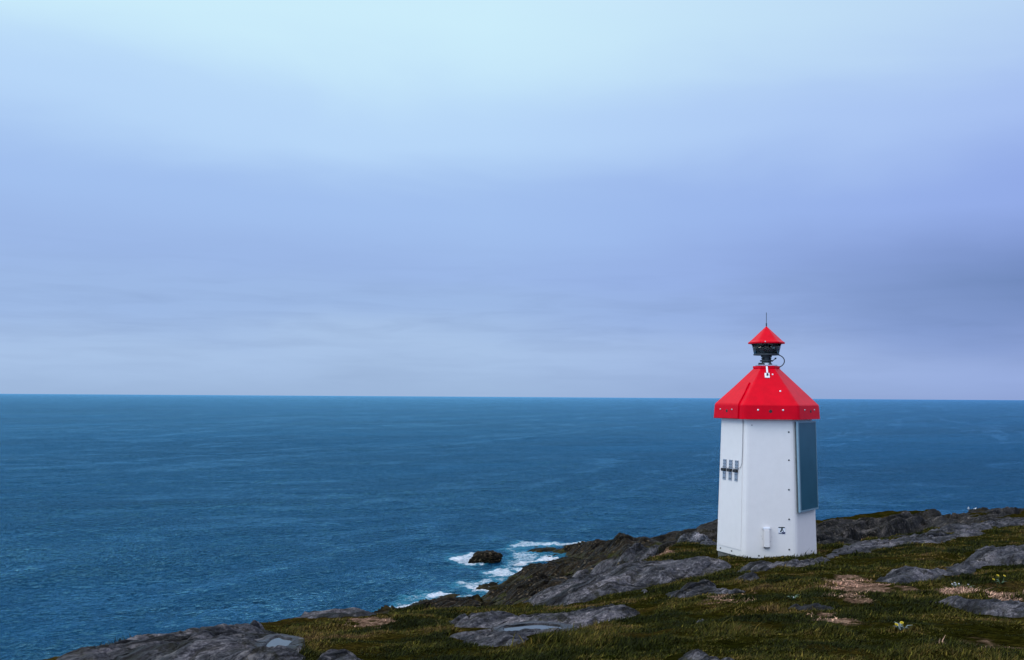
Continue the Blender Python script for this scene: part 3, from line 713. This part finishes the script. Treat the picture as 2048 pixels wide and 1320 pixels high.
def gel_white():
    m, T, b = mat('white_gelcoat')
    g = T.nodes.new('ShaderNodeTexCoord')
    n = noise_n(T, g.outputs['Object'], 6, 6, .65)
    st = noise_n(T, g.outputs['Object'], 9, 5, .7, 0, ((1.5, 1.5, .12),))
    c = ramp_n(T, n, [(.3, (.69, .65, .635)), (.7, (.725, .685, .67))])
    c = mix_n(T, ramp_n(T, st, [(.55, (0, 0, 0)), (.8, (.3, .3, .3))]), c, (.62, .62, .60))
    # splash dirt close to the ground
    s = T.nodes.new('ShaderNodeSeparateXYZ'); T.links.new(g.outputs['Object'], s.inputs[0])
    mr = T.nodes.new('ShaderNodeMapRange'); T.links.new(s.outputs[2], mr.inputs[0]); mr.inputs[1].default_value = .2; mr.inputs[2].default_value = 0; mr.inputs[4].default_value = .6
    q = T.nodes.new('ShaderNodeMath'); q.operation = 'MULTIPLY'; T.links.new(mr.outputs[0], q.inputs[0]); T.links.new(n, q.inputs[1])
    c = mix_n(T, q.outputs[0], c, (.5, .5, .45))
    T.links.new(c, b.inputs['Base Color']); b.inputs['Roughness'].default_value = .33
    return m
WHITE = gel_white()
RED = simple('red_gelcoat', (.58, .0, .012), .32, noise=.10, nscale=5, spec=.06)
DARK = simple('dark_metal', (.03, .035, .04), .45, .3)
STEEL = simple('stainless_steel', (.42, .44, .48), .4, .8, noise=.2, nscale=60)
BLACK = simple('black_rubber', (.012, .012, .014), .6)
ALU = simple('pale_aluminium_frame', (.19, .29, .35), .4, .3)
PLW = simple('white_plastic', (.75, .76, .8), .4)
lh = bpy.data.objects.new('lighthouse', None); col.objects.link(lh); lh.location = (TX, TY, TZ)
tag(lh, 'small white hexagonal lighthouse with bright red roof standing on the rocks', 'lighthouse')
RB, RT_, ZT = 1.105, 1.0, 2.98                     # wall radius at foot, at top, wall height
C30 = math.cos(R(30))
def wall_pt(k, s, z, off=0.0):
    """point on wall face k: s metres right of its middle, z above the foot"""
    al = A0+R(60*k); slope = (RB-RT_)*C30/ZT
    ap = (RB+(RT_-RB)*z/ZT)*C30
    n = (nrm_(al)+Vector((0, 0, slope))).normalized()
    return nrm_(al)*ap+tan_(al)*s+Vector((0, 0, z))+n*off, n, tan_(al), n.cross(tan_(al))
loft('tower', [hexring(RB, .0, .07), hexring(RB-(RB-RT_)*.5, ZT*.5, .07), hexring(RT_, ZT+.05, .07)], WHITE, lh)
f_ = loft('foundation', [hexring(RB*.95, -.30), hexring(RB*.96, -.001)], simple('concrete', (.1, .1, .09), .9, noise=.3, bump=.4), lh)
# roof: vertical skirt, slope, collar
z0, z1, z2, z3 = 2.97, 3.275, 4.09, 4.14
roof = loft('roof', [hexring(1.10, z0+.004, .06), hexring(1.176, z0, .06), hexring(1.15, z1-.01, .06), hexring(1.135, z1+.012, .06), hexring(.285, z2, .06), hexring(.30, z2, .06), hexring(.30, z3, .06), hexring(.27, z3+.002, .06)], RED, lh)
def slope_pt(k, s, t, off=0):
    """point on roof slope of face k: t = 0 at the eave, 1 at the collar"""
    al = A0+R(60*k); r0, r1 = 1.135*C30, .285*C30; za, zb = z1+.012, z2
    ap = r0+(r1-r0)*t; n = (nrm_(al)*(zb-za)+Vector((0, 0, r0-r1))).normalized()
    return nrm_(al)*ap+tan_(al)*s+Vector((0, 0, za+(zb-za)*t))+n*off, n
# raised hatch on the left slope and skirt
bm = bmesh.new()
def hatch_sec(t, sl, sr):
    return [slope_pt(-1, sl, t, -.01)[0], slope_pt(-1, sl, t, .03)[0], slope_pt(-1, sr, t, .03)[0], slope_pt(-1, sr, t, -.01)[0]]
secs = [hatch_sec(.0, -.50, .42), hatch_sec(.30, -.36, .31), hatch_sec(.50, -.265, .215), hatch_sec(.58, -.215, .18)]
secs[-1] = [slope_pt(-1, -.2, .6, -.01)[0], slope_pt(-1, -.215, .58, .03)[0], slope_pt(-1, .19, .58, .03)[0], slope_pt(-1, .18, .6, -.01)[0]]
al = A0-R(60)
low = [nrm_(al)*(1.176*C30+o_)+tan_(al)*s_+Vector((0, 0, z0+.005)) for s_, o_ in ((-.52, -.02), (-.52, .024), (.44, .024), (.44, -.02))]
up_ = [nrm_(al)*(1.15*C30+o_)+tan_(al)*s_+Vector((0, 0, z1-.005)) for s_, o_ in ((-.51, -.02), (-.51, .026), (.43, .026), (.43, -.02))]
allr = [low, up_]+secs
vr = [[bm.verts.new(p) for p in s] for s in allr]
for a, b in zip(vr, vr[1:]):
    for k in range(4): bm.faces.new((a[k], a[(k+1) % 4], b[(k+1) % 4], b[k]))
bm.faces.new(vr[0]); bm.faces.new(vr[-1])
finish('roof_hatch', bm, RED, roof, bev=.008)
# screws and vent holes on the skirt
def skirt_pt(k, s, z, off=0):
    al = A0+R(60*k); f = (z-z0)/(z1-z0); ap = (1.176+(1.15-1.176)*f)*C30
    return nrm_(al)*(ap+off)+tan_(al)*s+Vector((0, 0, z)), nrm_(al)
for k in range(6):
    ex = .026 if k == 5 else 0
    for s in (-.26, .26) if k != 5 else (-.26, .2):
        bm = bmesh.new(); p, n = skirt_pt(k, s, z0+.2, ex); frame_disc(bm, p, n, .02, .012, dome=.004); finish('screw', bm, STEEL if k else PLW, roof, smooth=True)
    bm = bmesh.new(); p, n = skirt_pt(k, 0 if k != 1 else .06, z0+.17, ex); t = n.orthogonal().normalized()
    frame_disc(bm, p, n, .036, .006, 18, dome=-.003); g_ = finish('vent_hole', bm, BLACK, roof)
for (s, t) in ((.23, .36), (.10, .82)):
    bm = bmesh.new(); p, n = slope_pt(0, s, t); frame_disc(bm, p, n, .02, .012, dome=.005); finish('screw', bm, PLW, roof, smooth=True)
# bracket plate on the front slope
bm = bmesh.new(); p, n = slope_pt(0, -.02, .78, .012); t0 = tan_(A0); t1 = n.cross(t0); frame_box(bm, p, t0, t1, n, .052, .07, .012)
br = finish('bracket', bm, PLW, roof, bev=.004)
bm = bmesh.new(); p, n = slope_pt(0, -.015, .93, .03); frame_box(bm, p, t0, t1, n, .018, .10, .012); finish('strap', bm, PLW, br, bev=.003)
bm = bmesh.new(); p, n = slope_pt(0, -.015, .80, .03); frame_disc(bm, p, n, .022, .02); frame_box(bm, p-t1*.03, (t0+t1*.6).normalized(), n.cross((t0+t1*.6).normalized()), n, .02, .008, .02); finish('latch', bm, BLACK, br)
# pedestal
bm = bmesh.new(); frame_box(bm, Vector((0, 0, z3+.015)), Vector((1, 0, 0)), Vector((0, 1, 0)), Vector((0, 0, 1)), .2, .2, .012); finish('base_plate', bm, STEEL, roof, bev=.003)
ped = loft('pedestal', [circ(.075, z3+.02), circ(.075, z3+.10), circ(.14, z3+.105), circ(.14, z3+.135), circ(.095, z3+.14), circ(.095, z3+.2), circ(.12, z3+.205), circ(.12, z3+.245)], DARK, lh)
loft('white_sleeve', [circ(.085, z3+.028), circ(.085, z3+.075)], PLW, ped, smooth=False)
for k in range(4):
    al = A0+R(45+90*k); c = nrm_(al)*.12
    bm = bmesh.new(); tube(bm, [c+Vector((0, 0, z3+.02)), c+Vector((0, 0, z3+.17))], .012); frame_disc(bm, c+Vector((0, 0, z3+.17)), Vector((0, 0, 1)), .024, .02)
    frame_disc(bm, c+Vector((0, 0, z3+.03)), Vector((0, 0, 1)), .04, .03); finish('bolt', bm, BLACK, ped)
bm = bmesh.new(); frame_box(bm, nrm_(A0-R(80))*.13+Vector((0, 0, z3+.05)), rdir, cdir, Vector((0, 0, 1)), .05, .03, .025); finish('clamp', bm, BLACK, ped, bev=.005)
bm = bmesh.new(); tube(bm, [rdir*.12+Vector((0, 0, z3+.10)), rdir*.19+Vector((0, 0, z3+.17))], .009); frame_disc(bm, rdir*.185+Vector((0, 0, z3+.165)), (rdir+Vector((0, 0, .6))).normalized(), .022, .03, dome=.01); finish('lever', bm, BLACK, ped)
# lantern
zl = z3+.245
GLASS, T, b = mat('lantern_glass'); b.inputs['Base Color'].default_value = (.75, .85, .88, 1); b.inputs['Transmission Weight'].default_value = 1; b.inputs['Roughness'].default_value = .03; b.inputs['IOR'].default_value = 1.25
lan = loft('lantern', [circ(.285, zl), circ(.285, zl+.03), circ(.255, zl+.03)], DARK, lh)
loft('glass', [circ(.275, zl+.031, 48), circ(.325, zl+.25, 48), circ(.31, zl+.25, 48), circ(.26, zl+.031, 48)], GLASS, lan, False, False, smooth=True)
lens_rings = []
for i in range(12):
    z = zl+.033+i*.017; r = .235+.0016*i
    lens_rings += [circ(r, z), circ(r+.012, z+.006), circ(r+.012, z+.010), circ(r, z+.016)]
loft('lens', lens_rings, simple('dark_lens', (.012, .013, .014), .15, noise=.2), lan, smooth=False)
for k in range(3):
    al = A0+R(45+120*k); bm = bmesh.new(); frame_box(bm, nrm_(al)*.288+Vector((0, 0, zl+.14)), (nrm_(al)*.2+Vector((0, 0, 1))).normalized(), tan_(al), nrm_(al), .11, .008, .008); finish('glazing_bar', bm, DARK, lan)
REFL = simple('bright_reflector', (.55, .68, .7), .2, .6)
for (a_, zz, w2) in ((-28, .205, .035), (-42, .2, .03), (27, .165, .022), (38, .14, .03)):
    bm = bmesh.new(); al = R(a_); frame_box(bm, nrm_(al)*.253+Vector((0, 0, zl+zz)), tan_(al), Vector((0, 0, 1)), nrm_(al), w2, .012, .004); finish('reflector', bm, REFL, lan)
cap = loft('cap', [hexring(.39, zl+.262, .2), hexring(.422, zl+.255, .2), hexring(.425, zl+.285, .2), hexring(.36, zl+.33, .2), hexring(.035, zl+.625, .2), hexring(.012, zl+.645, .2)], RED, lan)
loft('cap_underside', [circ(.35, zl+.251), circ(.35, zl+.262)], DARK, cap)
bm = bmesh.new(); p = nrm_(A0-.15)*.372+Vector((0, 0, zl+.29)); frame_disc(bm, p, nrm_(A0), .012, .01); finish('screw', bm, PLW, cap)
bm = bmesh.new(); tube(bm, [(0, 0, zl+.60), (0, 0, zl+.72)], .014); tube(bm, [(0, 0, zl+.72), (0, 0, zl+.96)], .0065); finish('spike', bm, DARK, cap)
# cable looping from lantern foot to roof collar
bm = bmesh.new(); P = []
for k in range(22):
    t = k/21; a = R(92-t*205)
    P.append(rdir*(.19+.20*max(math.cos(a), -.35)*1.0) + Vector((0, 0, z3+.115+.145*math.sin(a)*(1 if math.sin(a) > 0 else 1.05))))
P = [rdir*.1+Vector((0, 0, z3+.262))]+P
tube(bm, P, .011); finish('cable', bm, BLACK, lh, smooth=True)

# wall details: front face bolts
def bolt(k, s, z, r=.019, m=None):
    bm = bmesh.new(); p, n, t, u = wall_pt(k, s, z); frame_disc(bm, p, n, r, .012, 10, dome=.004); finish('bolt', bm, m or DARK, lh)
for z in (.2, .84, 1.47, 2.1, 2.70): bolt(0, .39, z)
bolt(0, -.38, 2.84, .012)
for s in (-.24, .27): bolt(0, s, .05)
for s in (-.36, .08): bolt(-1, s, .075)
for s in (.0, .3): bolt(1, s-.1, .09, .015)
for k in (2, 3, 4):
    for s in (-.3, .3): bolt(k, s, .06)
# vertical joint strip close to the front left edge, door panel on the left face
bm = bmesh.new(); vs = []
pts_ = [(-.44, .14), (.44, .14), (.40, 2.93), (-.40, 2.93)]
fr = [wall_pt(-1, s, z, .012)[0] for s, z in pts_]; bk = [wall_pt(-1, s, z, -.01)[0] for s, z in pts_]
a = [bm.verts.new(p) for p in fr]; b_ = [bm.verts.new(p) for p in bk]
bm.faces.new(a)
for k in range(4): bm.faces.new((a[k], b_[k], b_[(k+1) % 4], a[(k+1) % 4]))
door = finish('door', bm, WHITE, lh, bev=.003)
for i, s in enumerate((-.255, -.02, .215)):
    hz = 1.86
    bm = bmesh.new(); p, n, t, u = wall_pt(-1, s, hz+.10, .018); u = Vector((0, 0, 1))-n*n.z; u.normalize(); frame_box(bm, p, t, u, n, .065, .10, .008)
    hg = finish('hinge', bm, STEEL, door, bev=.003)
    bm = bmesh.new(); p = wall_pt(-1, s-.01, hz-.15, .018)[0]; frame_box(bm, p, t, u, n, .06, .10, .008); finish('leaf', bm, STEEL, hg, bev=.003)
    bm = bmesh.new(); p = wall_pt(-1, s-.02, hz-.03, .04)[0]; frame_box(bm, p, t, u, n, .075, .032, .026); finish('padlock', bm, BLACK, hg, bev=.008)
    for dz in (.04, .10, .17, -.11, -.21):
        for ds in (-.03, .03): bm = bmesh.new(); frame_disc(bm, wall_pt(-1, s+ds, hz+dz, .027)[0], n, .011, .006, 8); finish('rivet', bm, DARK, hg)
bm = bmesh.new(); P = [wall_pt(-1, -.34+.1*k, 1.885+.02*math.sin(k*2.2), .03)[0] for k in range(6)]
P += [wall_pt(-1, .32, 1.89, .04)[0], wall_pt(-1, .38, 1.93, .025)[0], wall_pt(-1, .41, 2.02, .02)[0], wall_pt(-1, .415, 2.3, .02)[0], wall_pt(-1, .41, 2.96, .02)[0]]
tube(bm, P, .005); finish('cable', bm, simple('grey_cable', (.2, .19, .2), .5), lh, smooth=True)
# vent box at the foot of the front
bm = bmesh.new(); p, n, t, u = wall_pt(0, -.08, .43, .045); frame_box(bm, p, t, u if u.z > 0 else -u, n, .062, .19, .045)
vb = finish('vent_box', bm, WHITE, lh, bev=.012)
bm = bmesh.new(); frame_box(bm, wall_pt(0, -.08, .64, .03)[0], t, Vector((0, 0, 1)), n, .085, .03, .035); finish('hood', bm, PLW, vb, bev=.018)
bm = bmesh.new(); frame_box(bm, wall_pt(0, -.08, .235, .04)[0], t, Vector((0, 0, 1)), n, .06, .008, .035); finish('outlet', bm, BLACK, vb)
for s, z in ((-.19, .47), (-.17, .41), (.03, .455), (.01, .36)):
    bm = bmesh.new(); frame_disc(bm, wall_pt(0, s, z)[0], n, .008, .004, 8); finish('rivet', bm, STEEL, vb)
# small pictogram sticker
bm = bmesh.new(); p, n, t, u = wall_pt(0, .235, .60, .003); u = Vector((0, 0, 1)); frame_box(bm, p, t, u, n, .075, .075, .002)
stk = finish('sticker', bm, simple('sticker_white', (.72, .73, .78), .5), lh)
bm = bmesh.new(); frame_box(bm, wall_pt(0, .235, .665, .007)[0], t, u, n, .066, .011, .002)
frame_box(bm, wall_pt(0, .24, .635, .007)[0], t, u, n, .016, .02, .002); tt = (t*.45+u*.9).normalized(); frame_box(bm, wall_pt(0, .225, .60, .007)[0], tt, n.cross(tt), n, .035, .013, .002)
frame_box(bm, wall_pt(0, .262, .60, .0066)[0], (t*-.5+u*.85).normalized(), n.cross((t*-.5+u*.85).normalized()), n, .03, .008, .002); finish('figure', bm, simple('sticker_black', (.01, .02, .02), .5), stk)
bm = bmesh.new(); frame_box(bm, wall_pt(0, .272, .55, .0075)[0], t, u, n, .036, .018, .002); frame_box(bm, wall_pt(0, .20, .543, .0075)[0], t, u, n, .03, .007, .002); finish('blue_mark', bm, simple('sticker_blue', (.012, .014, .07), .5), stk)
# solar panel on the right face, tilted a little proud of it
al = A0+R(60); n0 = nrm_(al); t0 = tan_(al)
def panel_pt(s, z, off): return wall_pt(1, s, z, off)[0]
bm = bmesh.new()
za, zb = .99, 2.93; off = .07
def slab(bm, s0, s1, za, zb, o0, o1):
    c = [(s0, za), (s1, za), (s1, zb), (s0, zb)]
    a = [bm.verts.new(panel_pt(s, z, o1)) for s, z in c]; b = [bm.verts.new(panel_pt(s, z, o0)) for s, z in c]
    bm.faces.new(a); bm.faces.new(b[::-1])
    for k in range(4): bm.faces.new((a[k], b[k], b[(k+1) % 4], a[(k+1) % 4]))
sA, sB = -.525, .44
slab(bm, sA, sA+.05, za, zb, .05, .095); slab(bm, sB-.015, sB, za, zb, .05, .095)
slab(bm, sA+.05, sB-.015, za, za+.035, .05, .0949); slab(bm, sA+.05, sB-.015, zb-.035, zb, .05, .0949)
fr_ = finish('solar_panel', bm, ALU, lh)
m, T, b = mat('solar_cells')
g = T.nodes.new('ShaderNodeTexCoord'); n = noise_n(T, g.outputs['Object'], 2, 4, .5)
T.links.new(ramp_n(T, n, [(.3, (.012, .066, .10)), (.7, (.018, .085, .125))]), b.inputs['Base Color']); b.inputs['Roughness'].default_value = .28
bm = bmesh.new(); slab(bm, sA+.045, sB-.012, za+.03, zb-.03, .055, .088); finish('cell_sheet', bm, m, fr_)
for s in (-.3, .3):
    for z in (za+.25, zb-.3): bm = bmesh.new(); slab(bm, s-.03, s+.03, z, z+.06, 0, .056); finish('mounting_foot', bm, STEEL, fr_)

# ------------------------------------------------------------------ grass blades
def outcrop_in(x, y, m=0.0):
    r = np.zeros(x.shape, bool)
    for lab, Pw, h, wd, st_, D in OUTW:
        b0, b1 = Pw.min(0)-.3, Pw.max(0)+.3
        k = (x > b0[0]) & (x < b1[0]) & (y > b0[1]) & (y < b1[1])
        idx = np.where(k)[0]
        if len(idx):
            s = sdist(x[idx], y[idx], Pw)+fbm(x[idx]*2.5, y[idx]*2.5, 2)*.10*min(1, wd*2)
            r[idx] |= s > m+.04
    return r
def grass():
    # sample positions in wedge, density falling with distance
    NT = 1700000
    # pdf over D: density(D)*D ; density ~ D^-1.75
    Ds = np.linspace(4.6, 60, 4000); pdf = Ds**(-.78)*sstep(62, 42, Ds); cdf = np.cumsum(pdf); cdf /= cdf[-1]
    D = np.interp(RNG.random(NT), cdf, Ds)
    th = np.radians(RNG.uniform(-31, 33, NT)); x = D*np.tan(th); y = D
    th = None
    near = np.hypot(x-TX, y-TY) > 1.32+.12*fbm(x*2, y*2, 2)
    x, y, D = x[near], y[near], D[near]
    z, rock, d1, d2 = height(x, y, True)
    keep = (rock+fbm(x*.9, y*.9, 2)*.25 < .42) & (d1 > .03) & ~outcrop_in(x, y)
    # bare, mossy gaps
    clump = fbm(x*1.6, y*1.6, 4)
    keep &= RNG.random(len(x)) < np.clip(.95+clump*.5, .6, 1)
    x, y, z, D, clump = x[keep], y[keep], z[keep], D[keep], clump[keep]
    dry = dryness(x, y); n = len(x)
    lush = fbm(x*.45+7, y*.45, 3)
    h = (.016+.022*RNG.random(n)**1.5)*(1+1.3*np.clip(lush, -.4, 1)+.9*np.clip(clump, -.5, 1))*(1+.0*D)
    tuft = sstep(.25, .6, fbm(x*.9+40, y*.9, 3)); h = h*(1+1.1*tuft)*np.where(dry > .4, .5, 1)*(.5+.5*sstep(1.2, 2.6, np.hypot(x-TX, y-TY)))
    h = np.clip(h, .012, .12)*np.where(D > 20, 1.25, 1.0)
    tall = RNG.random(n) < .03; h[tall] *= 1.7; h = h*np.where(D < 12, .8, 1)
    wd = np.clip(.0016+.00034*D, 0, .02)*RNG.uniform(.7, 1.3, n)
    wind = .35
    a = RNG.uniform(0, 2*np.pi, n); lean = RNG.uniform(.15, .95, n)
    lean = np.where(dry > .5, lean+.6, lean)
    dx = np.cos(a)*lean+wind*.6; dy = np.sin(a)*lean
    px, py = -np.sin(a)*wd, np.cos(a)*wd
    # 5 verts: two at foot, two mid, one tip
    def P(t, side, f):
        b = t*t
        return np.stack([x+dx*h*b+px*side*f, y+dy*h*b+py*side*f, z-.01+h*t*(1-.25*lean*t)], 1)
    V = np.stack([P(0, -1, 1), P(0, 1, 1), P(.55, 1, .75), P(.55, -1, .75), P(1, 0, 0)], 1).reshape(-1, 3)
    b = np.arange(n)*5
    tri = np.concatenate([np.stack([b, b+1, b+2], 1), np.stack([b, b+2, b+3], 1), np.stack([b+3, b+2, b+4], 1)])
    patch = fbm(x*.8+21, y*.8, 5, .6)*.85+.42
    tint = np.clip(patch*.75+RNG.normal(0, .13, n), 0, .85)
    rnd = RNG.random(n)
    sel = dry > .15+.7*RNG.random(n)
    def part(name, mask, m, kind='stuff'):
        idx = np.where(mask)[0]; k = len(idx)
        vv = V.reshape(-1, 5, 3)[idx].reshape(-1, 3); bb = np.arange(k)*5
        tr = np.concatenate([np.stack([bb, bb+1, bb+2], 1), np.stack([bb, bb+2, bb+3], 1), np.stack([bb+3, bb+2, bb+4], 1)])
        me = np_mesh(name, vv, tr); attr(me, 'tint', np.repeat(tint[idx], 5)); attr(me, 'rnd', np.repeat(rnd[idx], 5))
        o = link(name, me, m); o['kind'] = kind; return o
    def gmat(name, stops):
        m, T, b = mat(name)
        c = ramp_n(T, attr_n(T, 'tint'), stops)
        c = mix_n(T, 1.0, c, ramp_n(T, attr_n(T, 'rnd'), [(0, (.45, .45, .45)), (.72, (1.15, 1.15, 1.1)), (.93, (2.0, 1.95, 1.8)), (1, (3.4, 3.2, 2.8))]), 'MULTIPLY')
        T.links.new(c, b.inputs['Base Color']); b.inputs['Roughness'].default_value = .6; b.inputs['Specular IOR Level'].default_value = .04
        return m
    g1 = gmat('grass_blade', [(0, (.010, .013, .0018)), (.28, (.019, .022, .003)), (.5, (.052, .048, .008)), (.68, (.080, .058, .013)), (.85, (.08, .050, .020))])
    g2 = gmat('dry_straw', [(0, (.27, .18, .125)), (.5, (.36, .22, .16)), (1, (.27, .14, .10))])
    o = part('grass', ~sel, g1); tag(o, 'short dark green and brown turf grass covering the slope', 'grass')
    o = part('dry_grass', sel, g2); tag(o, 'flattened pinkish tan dead grass in patches right of the lighthouse', 'dry grass')
grass()

# ------------------------------------------------------------------ flowers
YEL = simple('yellow_petals', (.60, .48, .03), .6); GRN = simple('leaf_green', (.03, .07, .02), .5); WHP = simple('white_petals', (.55, .56, .6), .6); GRY = simple('grey_green_leaf', (.10, .13, .12), .5)
def flower(name, u, v, heads, label, m, hr, group=None, leaf=GRN, cat='flower'):
    D = float(march(np.array([u]), np.array([v]), lambda x, y: height(x, y))[0]); p = at(u, v, D)
    root = bpy.data.objects.new(name, None); col.objects.link(root); root.location = (p[0], p[1], float(height(np.array([p[0]]), np.array([p[1]]))[0]))
    tag(root, label, cat, group)
    for (dx, dz) in heads:
        px = D/FPX; q = Vector((dx*px, random.uniform(-.02, .02), dz*px))
        bm = bmesh.new(); tube(bm, [(q.x*.3, 0, -.01), (q.x*.8, q.y, q.z*.6), tuple(q)], .0025, 5); st = finish('stem', bm, GRN, root)
        bm = bmesh.new(); nn = Vector((random.uniform(-.3, .3), -.6, 1)).normalized(); t = nn.orthogonal().normalized(); b = nn.cross(t)
        for ring, (np_, rr, up) in enumerate(((13, 1.0, .15), (11, .72, .35), (8, .42, .5))):
            for k in range(np_):
                a0 = 2*math.pi*(k+ring*.5)/np_; d = t*math.cos(a0)+b*math.sin(a0); s = nn.cross(d)
                bm.faces.new([bm.verts.new(q+d*hr*.1), bm.verts.new(q+d*hr*rr*.7+s*hr*.18+nn*hr*up), bm.verts.new(q+d*hr*rr+nn*hr*up*.8), bm.verts.new(q+d*hr*rr*.7-s*hr*.18+nn*hr*up)])
        finish('flower_head', bm, m, root)
    bm = bmesh.new()
    for k in range(9):
        a0 = random.uniform(0, 6.28); l = random.uniform(.04, .09); d = Vector((math.cos(a0), math.sin(a0), 0)); s = d.cross(Vector((0, 0, 1)))*.011
        u1 = Vector((0, 0, l*.5)); 
        bm.faces.new([bm.verts.new(d*.005), bm.verts.new(d*l*.5+s+u1), bm.verts.new(d*l+u1*1.1), bm.verts.new(d*l*.5-s+u1)])
    finish('leaf', bm, leaf, root)
flower('yellow_flower', 2001, 1168, [(-5, 17), (9, 16), (-13, 9)], 'clump of three yellow flower heads by the rock at the right edge', YEL, .018, 'yellow flowers in the grass')
flower('yellow_flower', 1803, 1262, [(1, 16), (-12, 14)], 'yellow flower with grey green leaves in the foreground grass', YEL, .015, 'yellow flowers in the grass', GRY)
flower('white_flower', 1913, 1178, [(-4, 12), (-10, 10), (4, 10), (-1, 7)], 'tiny white flowers above the pale dry grass strip', WHP, .012, 'small white flowers in the grass')
flower('white_flower', 1938, 1180, [(0, 10), (3, 6)], 'pair of tiny white flowers right of the denser white cluster', WHP, .011, 'small white flowers in the grass')
flower('white_flower', 1585, 1200, [(0, 6)], 'single tiny white flower in the grass below the lighthouse', WHP, .012, 'small white flowers in the grass')

# ------------------------------------------------------------------ gulls
WFE = simple('white_feathers', (.8, .82, .85), .7); GFE = simple('grey_feathers', (.35, .38, .42), .7); BEAK = simple('yellow_beak', (.6, .4, .05), .5)
def skinned(name, V, E, rad, m, parent=None, sub=2):
    me = bpy.data.meshes.new(name); me.from_pydata(V, E, []); o = link(name, me, m, parent)
    sk = o.modifiers.new('skin', 'SKIN'); sb = o.modifiers.new('sub', 'SUBSURF'); sb.levels = sub; sb.render_levels = sub
    for i, r_ in enumerate(rad): me.skin_vertices[0].data[i].radius = (r_, r_) if not isinstance(r_, tuple) else r_
    me.skin_vertices[0].data[0].use_root = True
    dg = bpy.context.evaluated_depsgraph_get(); ev = o.evaluated_get(dg); nm = bpy.data.meshes.new_from_object(ev)
    o.modifiers.clear(); o.data = nm
    for p in nm.polygons: p.use_smooth = True
    return o
def gull(u, v, face, label, s=1.0, sit=False):
    Ds = np.linspace(60, 88, 300); q = ray(u, v); hz = height(q[0]*Ds, q[1]*Ds); D = float(Ds[np.argmax((hz-CAM_Z)/Ds)]); p = at(u, v, D)
    root = bpy.data.objects.new('gull', None); col.objects.link(root)
    zz = float(height(np.array([p[0]]), np.array([p[1]]))[0]); root.location = (p[0], p[1], zz+(-.1 if sit else 0)); root.rotation_euler[2] = face; root.scale = (s, s, s)
    tag(root, label, 'bird', 'gulls on the far rocks')
    V = [(0, 0, .20), (.10, 0, .23), (.15, 0, .30), (.175, 0, .375), (.215, 0, .38), (-.12, 0, .18), (-.24, 0, .16)]
    skinned('body', V, [(0, 1), (1, 2), (2, 3), (3, 4), (0, 5), (5, 6)], [.085, .08, .045, .042, .03, .06, .02], WFE, root)
    for sgn in (-1, 1):
        skinned('wing', [(.07, .07*sgn, .24), (-.08, .075*sgn, .22), (-.28, .03*sgn, .17)], [(0, 1), (1, 2)], [(.02, .06), (.02, .05), (.008, .015)], GFE, root)
        bm = bmesh.new(); tube(bm, [(0, .035*sgn, .14), (-.01, .035*sgn, .06), (0, .035*sgn, .0), (.04, .035*sgn, .0)], .007, 6); finish('leg', bm, BEAK, root)
    bm = bmesh.new(); tube(bm, [(.235, 0, .378), (.285, 0, .37)], .010, 6); finish('beak', bm, BEAK, root)
gull(1937, 1020, R(245), 'white gull standing upright on the far rock skyline', .8)
gull(1950, 1024, R(-60), 'second white gull low on the rocks just right of the standing one', .6, True)
